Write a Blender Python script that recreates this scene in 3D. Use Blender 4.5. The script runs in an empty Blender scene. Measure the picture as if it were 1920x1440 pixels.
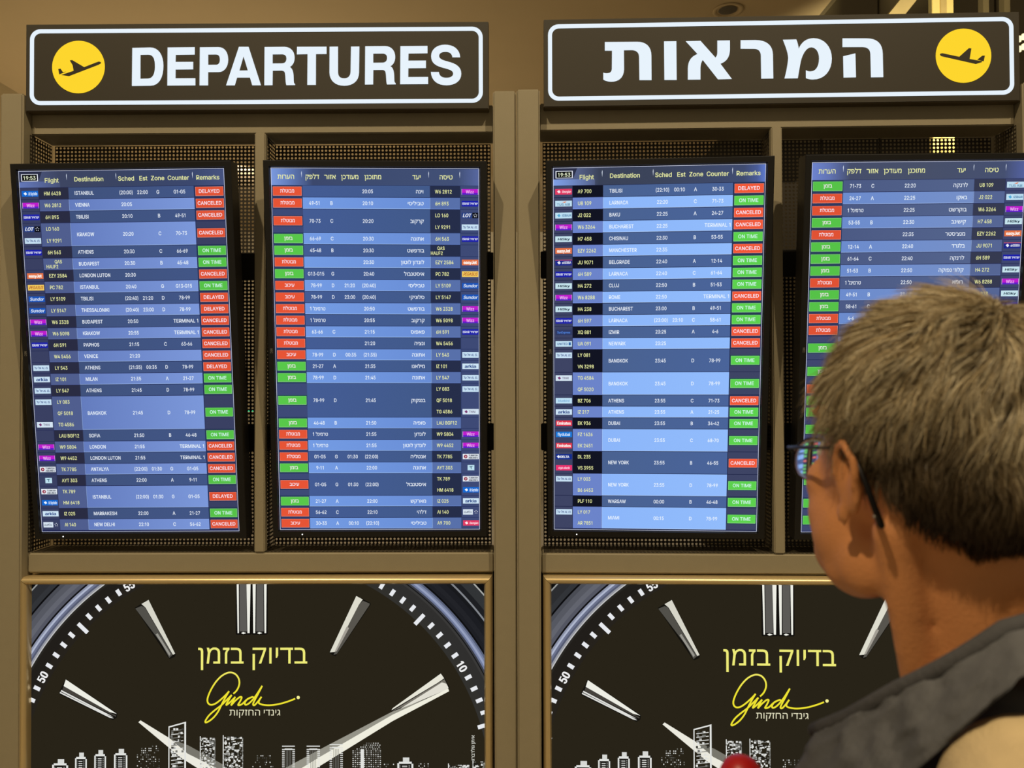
import bpy, bmesh, math, random, json
import numpy as np
from mathutils import Vector, Matrix, Euler, noise
from mathutils.geometry import tessellate_polygon
C = bpy.context.scene.collection
sc = bpy.context.scene
R_ = math.radians

# ------------------------------------------------------------------ camera, world, light, exposure
cam = bpy.data.cameras.new('camera'); co = bpy.data.objects.new('camera', cam); C.objects.link(co); sc.camera = co
cam.sensor_width = 36; cam.lens = 1450 / 1920 * 36; cam.clip_start = .02; cam.clip_end = 60
p_, r_ = .0112, .0024
fw = Vector((0, math.cos(p_), math.sin(p_))); up0 = Vector((0, -math.sin(p_), math.cos(p_))); rt0 = Vector((1, 0, 0))
rt = math.cos(r_) * rt0 - math.sin(r_) * up0; upv = math.cos(r_) * up0 + math.sin(r_) * rt0
m = Matrix((rt, upv, -fw)).transposed().to_4x4(); m.translation = (0, 0, 1.62); co.matrix_world = m
cam.dof.use_dof = True; cam.dof.focus_distance = 2.18; cam.dof.aperture_fstop = 7.2
w = bpy.data.worlds.new('hall_ambience'); w.use_nodes = True; sc.world = w
w.node_tree.nodes['Background'].inputs[0].default_value = (1.0, .80, .50, 1); w.node_tree.nodes['Background'].inputs[1].default_value = .18
sc.view_settings.view_transform = 'Standard'; sc.view_settings.look = 'None'; sc.view_settings.exposure = 0; sc.view_settings.gamma = 1
sc.view_settings.use_curve_mapping = False
def lamp(name, kind, loc, power, col, size=.1, target=None, spot=None):
    l = bpy.data.lights.new(name, kind); l.energy = power; l.color = col
    if kind == 'AREA': l.size = size
    else: l.shadow_soft_size = size
    if spot: l.spot_size = R_(spot); l.spot_blend = .6
    o = bpy.data.objects.new(name, l); C.objects.link(o); o.location = loc
    if target is not None: o.rotation_euler = (Vector(target) - Vector(loc)).to_track_quat('-Z', 'Y').to_euler()
    return o
WARM = (1.0, .80, .50)
for x_ in (-2.5, 2.6): lamp('high_hall_lamp', 'SPOT', (x_, -1.8, 7.6), 980, WARM, .09, (x_ * .25, 2.0, 1.5), 60)   # floodlights under the high roof of the hall
lamp('ceiling_fill', 'AREA', (-2.4, 6.5, 1.9), 38, WARM, 3.4, (-2.4, 6.5, 5))      # unseen upward fill, added to brighten the ceiling
for x_ in (-3, -1, 1): lamp('back_wall_fill', 'SPOT', (x_, 8.4, 4.05), 85, (1, .90, .74), .05, (x_, 12, .8), 150)  # unseen spots added to brighten the back wall behind the sheets

# ------------------------------------------------------------------ materials
def lin(c): return tuple(((v / 255) / 12.92 if v <= 10.3 else (((v / 255) + .055) / 1.055) ** 2.4) for v in c)
def mat(name, rgb, rough=.5, metal=0, var=.06, scale=40, bump=0, bscale=200, spec=.5, coat=0):
    m = bpy.data.materials.new(name); m.use_nodes = True; t = m.node_tree; b = t.nodes['Principled BSDF']
    c = lin(rgb); tc = t.nodes.new('ShaderNodeTexCoord'); n = t.nodes.new('ShaderNodeTexNoise'); n.inputs['Scale'].default_value = scale; n.inputs['Detail'].default_value = 4
    t.links.new(tc.outputs['Object'], n.inputs['Vector'])
    mx = t.nodes.new('ShaderNodeMix'); mx.data_type = 'RGBA'
    mx.inputs[6].default_value = tuple(v * (1 - var) for v in c) + (1,); mx.inputs[7].default_value = tuple(min(1, v * (1 + var)) for v in c) + (1,)
    t.links.new(n.outputs['Fac'], mx.inputs[0]); t.links.new(mx.outputs[2], b.inputs['Base Color'])
    b.inputs['Roughness'].default_value = rough; b.inputs['Metallic'].default_value = metal; b.inputs['Specular IOR Level'].default_value = spec
    if coat: b.inputs['Coat Weight'].default_value = coat
    if bump:
        n2 = t.nodes.new('ShaderNodeTexNoise'); n2.inputs['Scale'].default_value = bscale; n2.inputs['Detail'].default_value = 3; t.links.new(tc.outputs['Object'], n2.inputs['Vector'])
        bp = t.nodes.new('ShaderNodeBump'); bp.inputs['Strength'].default_value = bump; bp.inputs['Distance'].default_value = .002
        t.links.new(n2.outputs['Fac'], bp.inputs['Height']); t.links.new(bp.outputs['Normal'], b.inputs['Normal'])
    return m
def emat(name, rgb=None, strength=1.0, attr=False, gloss=0):
    m = bpy.data.materials.new(name); m.use_nodes = True; t = m.node_tree; t.nodes.clear()
    e = t.nodes.new('ShaderNodeEmission'); e.inputs[1].default_value = strength; o = t.nodes.new('ShaderNodeOutputMaterial')
    if attr:
        a = t.nodes.new('ShaderNodeAttribute'); a.attribute_name = 'col'; t.links.new(a.outputs['Color'], e.inputs[0])
    else: e.inputs[0].default_value = lin(rgb) + (1,)
    t.links.new(e.outputs[0], o.inputs[0]); return m
M = dict(
 taupe=mat('taupe_powder_coat', (150, 140, 116), .55, 0, .04, 30, .25, 900),
 perf=mat('perforated_taupe_shaded', (64, 57, 46), .5, .1, .04),  # same taupe paint as the posts, darkened to carry the recess shade
 rail=mat('dark_steel', (46, 42, 36), .5, .4),
 gold=mat('champagne_anodised', (216, 192, 142), .33, .6, .05, 8),
 signbox=mat('sign_housing', (96, 84, 64), .45, .2), signface=mat('sign_face_brown', (49, 44, 34), .6, 0, .03),
 bezel=mat('black_plastic', (17, 16, 16), .38, 0, .1, 80), dark=mat('near_black', (8, 8, 8), .6),
 plane=mat('vinyl_dark', (44, 38, 26), .5),
 ceiling=mat('ceiling_plaster', (196, 176, 140), .9, 0, .04, 3), wall=mat('wall_plaster', (186, 172, 140), .9, 0, .05, 3),
 darkwall=mat('dark_cladding', (92, 84, 64), .75, 0, .12, 2), darkwall2=mat('dark_cladding_panel', (112, 102, 80), .7, 0, .1, 2), floor=mat('terrazzo', (170, 160, 140), .35, 0, .1, 60),
 cream=mat('cream_cladding', (245, 228, 160), .6), wood=mat('pale_timber', (205, 185, 135), .6, 0, .3, 6),
 steel=mat('brushed_steel', (170, 165, 155), .3, .9), white=mat('white_enamel', (225, 220, 205), .5),
 screen=emat('lit_pixels', attr=True), print_=emat('backlit_print', attr=True),
 lit=emat('backlit_white_acrylic', (232, 243, 252), 1.0), yellow=emat('backlit_yellow_acrylic', (254, 214, 46), 1.0), led=emat('standby_led', (255, 255, 250), 1.5), green=emat('green_led', (60, 235, 150), 2.0),
 lampface=emat('lamp_face', (255, 235, 180), 1.6),
)

# ------------------------------------------------------------------ helpers
def link(name, me, parent=None, mw=None):
    o = bpy.data.objects.new(name, me); C.objects.link(o)
    if mw is not None: o.matrix_world = mw
    if parent is not None: o.parent = parent
    return o
def tag(o, label=None, cat=None, group=None, kind=None):
    for k, v in (('label', label), ('category', cat), ('group', group), ('kind', kind)):
        if v: o[k] = v
    return o
def empty(name, mw):
    o = bpy.data.objects.new(name, None); C.objects.link(o); o.empty_display_size = .05; o.matrix_world = mw; return o
class MB:
    def __init__(s): s.v = []; s.f = []; s.c = []
    def poly(s, pts, col=None):
        n = len(s.v); s.v += pts; s.f.append(tuple(range(n, n + len(pts)))); s.c += [col] * len(pts)
    def tris(s, pts, tri, col=None):
        n = len(s.v); s.v += pts; s.f += [tuple(n + i for i in t) for t in tri]; s.c += [col] * len(pts)
    def rect(s, x0, x1, z0, z1, y, col=None, cols=None):
        n = len(s.v); s.v += [(x0, y, z0), (x1, y, z0), (x1, y, z1), (x0, y, z1)]; s.f.append((n, n + 1, n + 2, n + 3)); s.c += cols or [col] * 4
    def build(s, name, m, parent=None, mw=None):
        me = bpy.data.meshes.new(name); me.from_pydata(s.v, [], s.f)
        if any(c is not None for c in s.c):
            a = me.color_attributes.new('col', 'FLOAT_COLOR', 'POINT'); a.data.foreach_set('color', np.array([tuple(lin(c or (0, 0, 0))) + (1,) for c in s.c], dtype=np.float32).ravel())
        me.materials.append(m); return link(name, me, parent, mw)
def bm_obj(name, bm, m, parent=None, mw=None, smooth=False):
    me = bpy.data.meshes.new(name); bm.to_mesh(me); bm.free(); me.materials.append(m)
    if smooth: me.polygons.foreach_set('use_smooth', [True] * len(me.polygons))
    return link(name, me, parent, mw)
def box(name, b, m, parent=None, bev=.0, mw=None, seg=2):
    x0, x1, y0, y1, z0, z1 = b; bm = bmesh.new(); bmesh.ops.create_cube(bm, size=1)
    for v in bm.verts: v.co = ((x0 + x1) / 2 + v.co.x * (x1 - x0), (y0 + y1) / 2 + v.co.y * (y1 - y0), (z0 + z1) / 2 + v.co.z * (z1 - z0))
    if bev: bmesh.ops.bevel(bm, geom=bm.edges[:], offset=bev, segments=seg, affect='EDGES')
    o = bm_obj(name, bm, m, parent, mw)
    if bev: o.data.polygons.foreach_set('use_smooth', [False] * len(o.data.polygons))
    return o
def pose(loc, rot, base=0):
    yaw, ti, ro = rot
    R = Matrix.Rotation(yaw, 4, 'Z') @ Matrix.Rotation(ti, 4, 'X') @ Matrix.Rotation(ro, 4, 'Y')
    m = Matrix.Translation(loc) @ R
    return m @ Matrix.Translation((0, 0, base))
def inside(pt, poly):
    x, y = pt; r = False; j = len(poly) - 1
    for i in range(len(poly)):
        a, b = poly[i], poly[j]
        if (a[1] > y) != (b[1] > y) and x < (b[0] - a[0]) * (y - a[1]) / (b[1] - a[1]) + a[0]: r = not r
        j = i
    return r
def groups(loops):
    """outer loops with their holes -> list of (points, triangles)"""
    out = []; holes = {}; outer = []
    for i, l in enumerate(loops):
        h = [j for j, o in enumerate(loops) if j != i and all(inside(q, o) for q in l)]
        if h: holes.setdefault(h[0], []).append(l)
        else: outer.append(i)
    for i in outer:
        ls = [loops[i]] + holes.get(i, []); t = tessellate_polygon([[Vector((a, b, 0)) for a, b in l] for l in ls])
        pts = [q for l in ls for q in l]; tri = []
        for a, b, c in t:
            pa, pb, pc = pts[a], pts[b], pts[c]
            cr = (pb[0] - pa[0]) * (pc[1] - pa[1]) - (pb[1] - pa[1]) * (pc[0] - pa[0])
            tri.append((a, b, c) if cr > 0 else (a, c, b))
        out.append((pts, tri, ls))
    return out
def raised(name, loops, y, th, m, parent):
    """flat shape with holes, front face at y, thickness th towards +y"""
    bm = bmesh.new()
    for pts, tri, ls in groups(loops):
        vs = [bm.verts.new((a, y, b)) for a, b in pts]
        for t in tri:
            try: bm.faces.new([vs[i] for i in t])
            except ValueError: pass
        n = 0
        for l in ls:
            bv = [bm.verts.new((a, y + th, b)) for a, b in l]
            for i in range(len(l)):
                j = (i + 1) % len(l)
                bm.faces.new((vs[n + i], bv[i], bv[j], vs[n + j]))
            n += len(l)
    return bm_obj(name, bm, m, parent)
def pairs(l, s=1e-4): return [(l[i] * s, l[i + 1] * s) for i in range(0, len(l), 2)]

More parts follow.
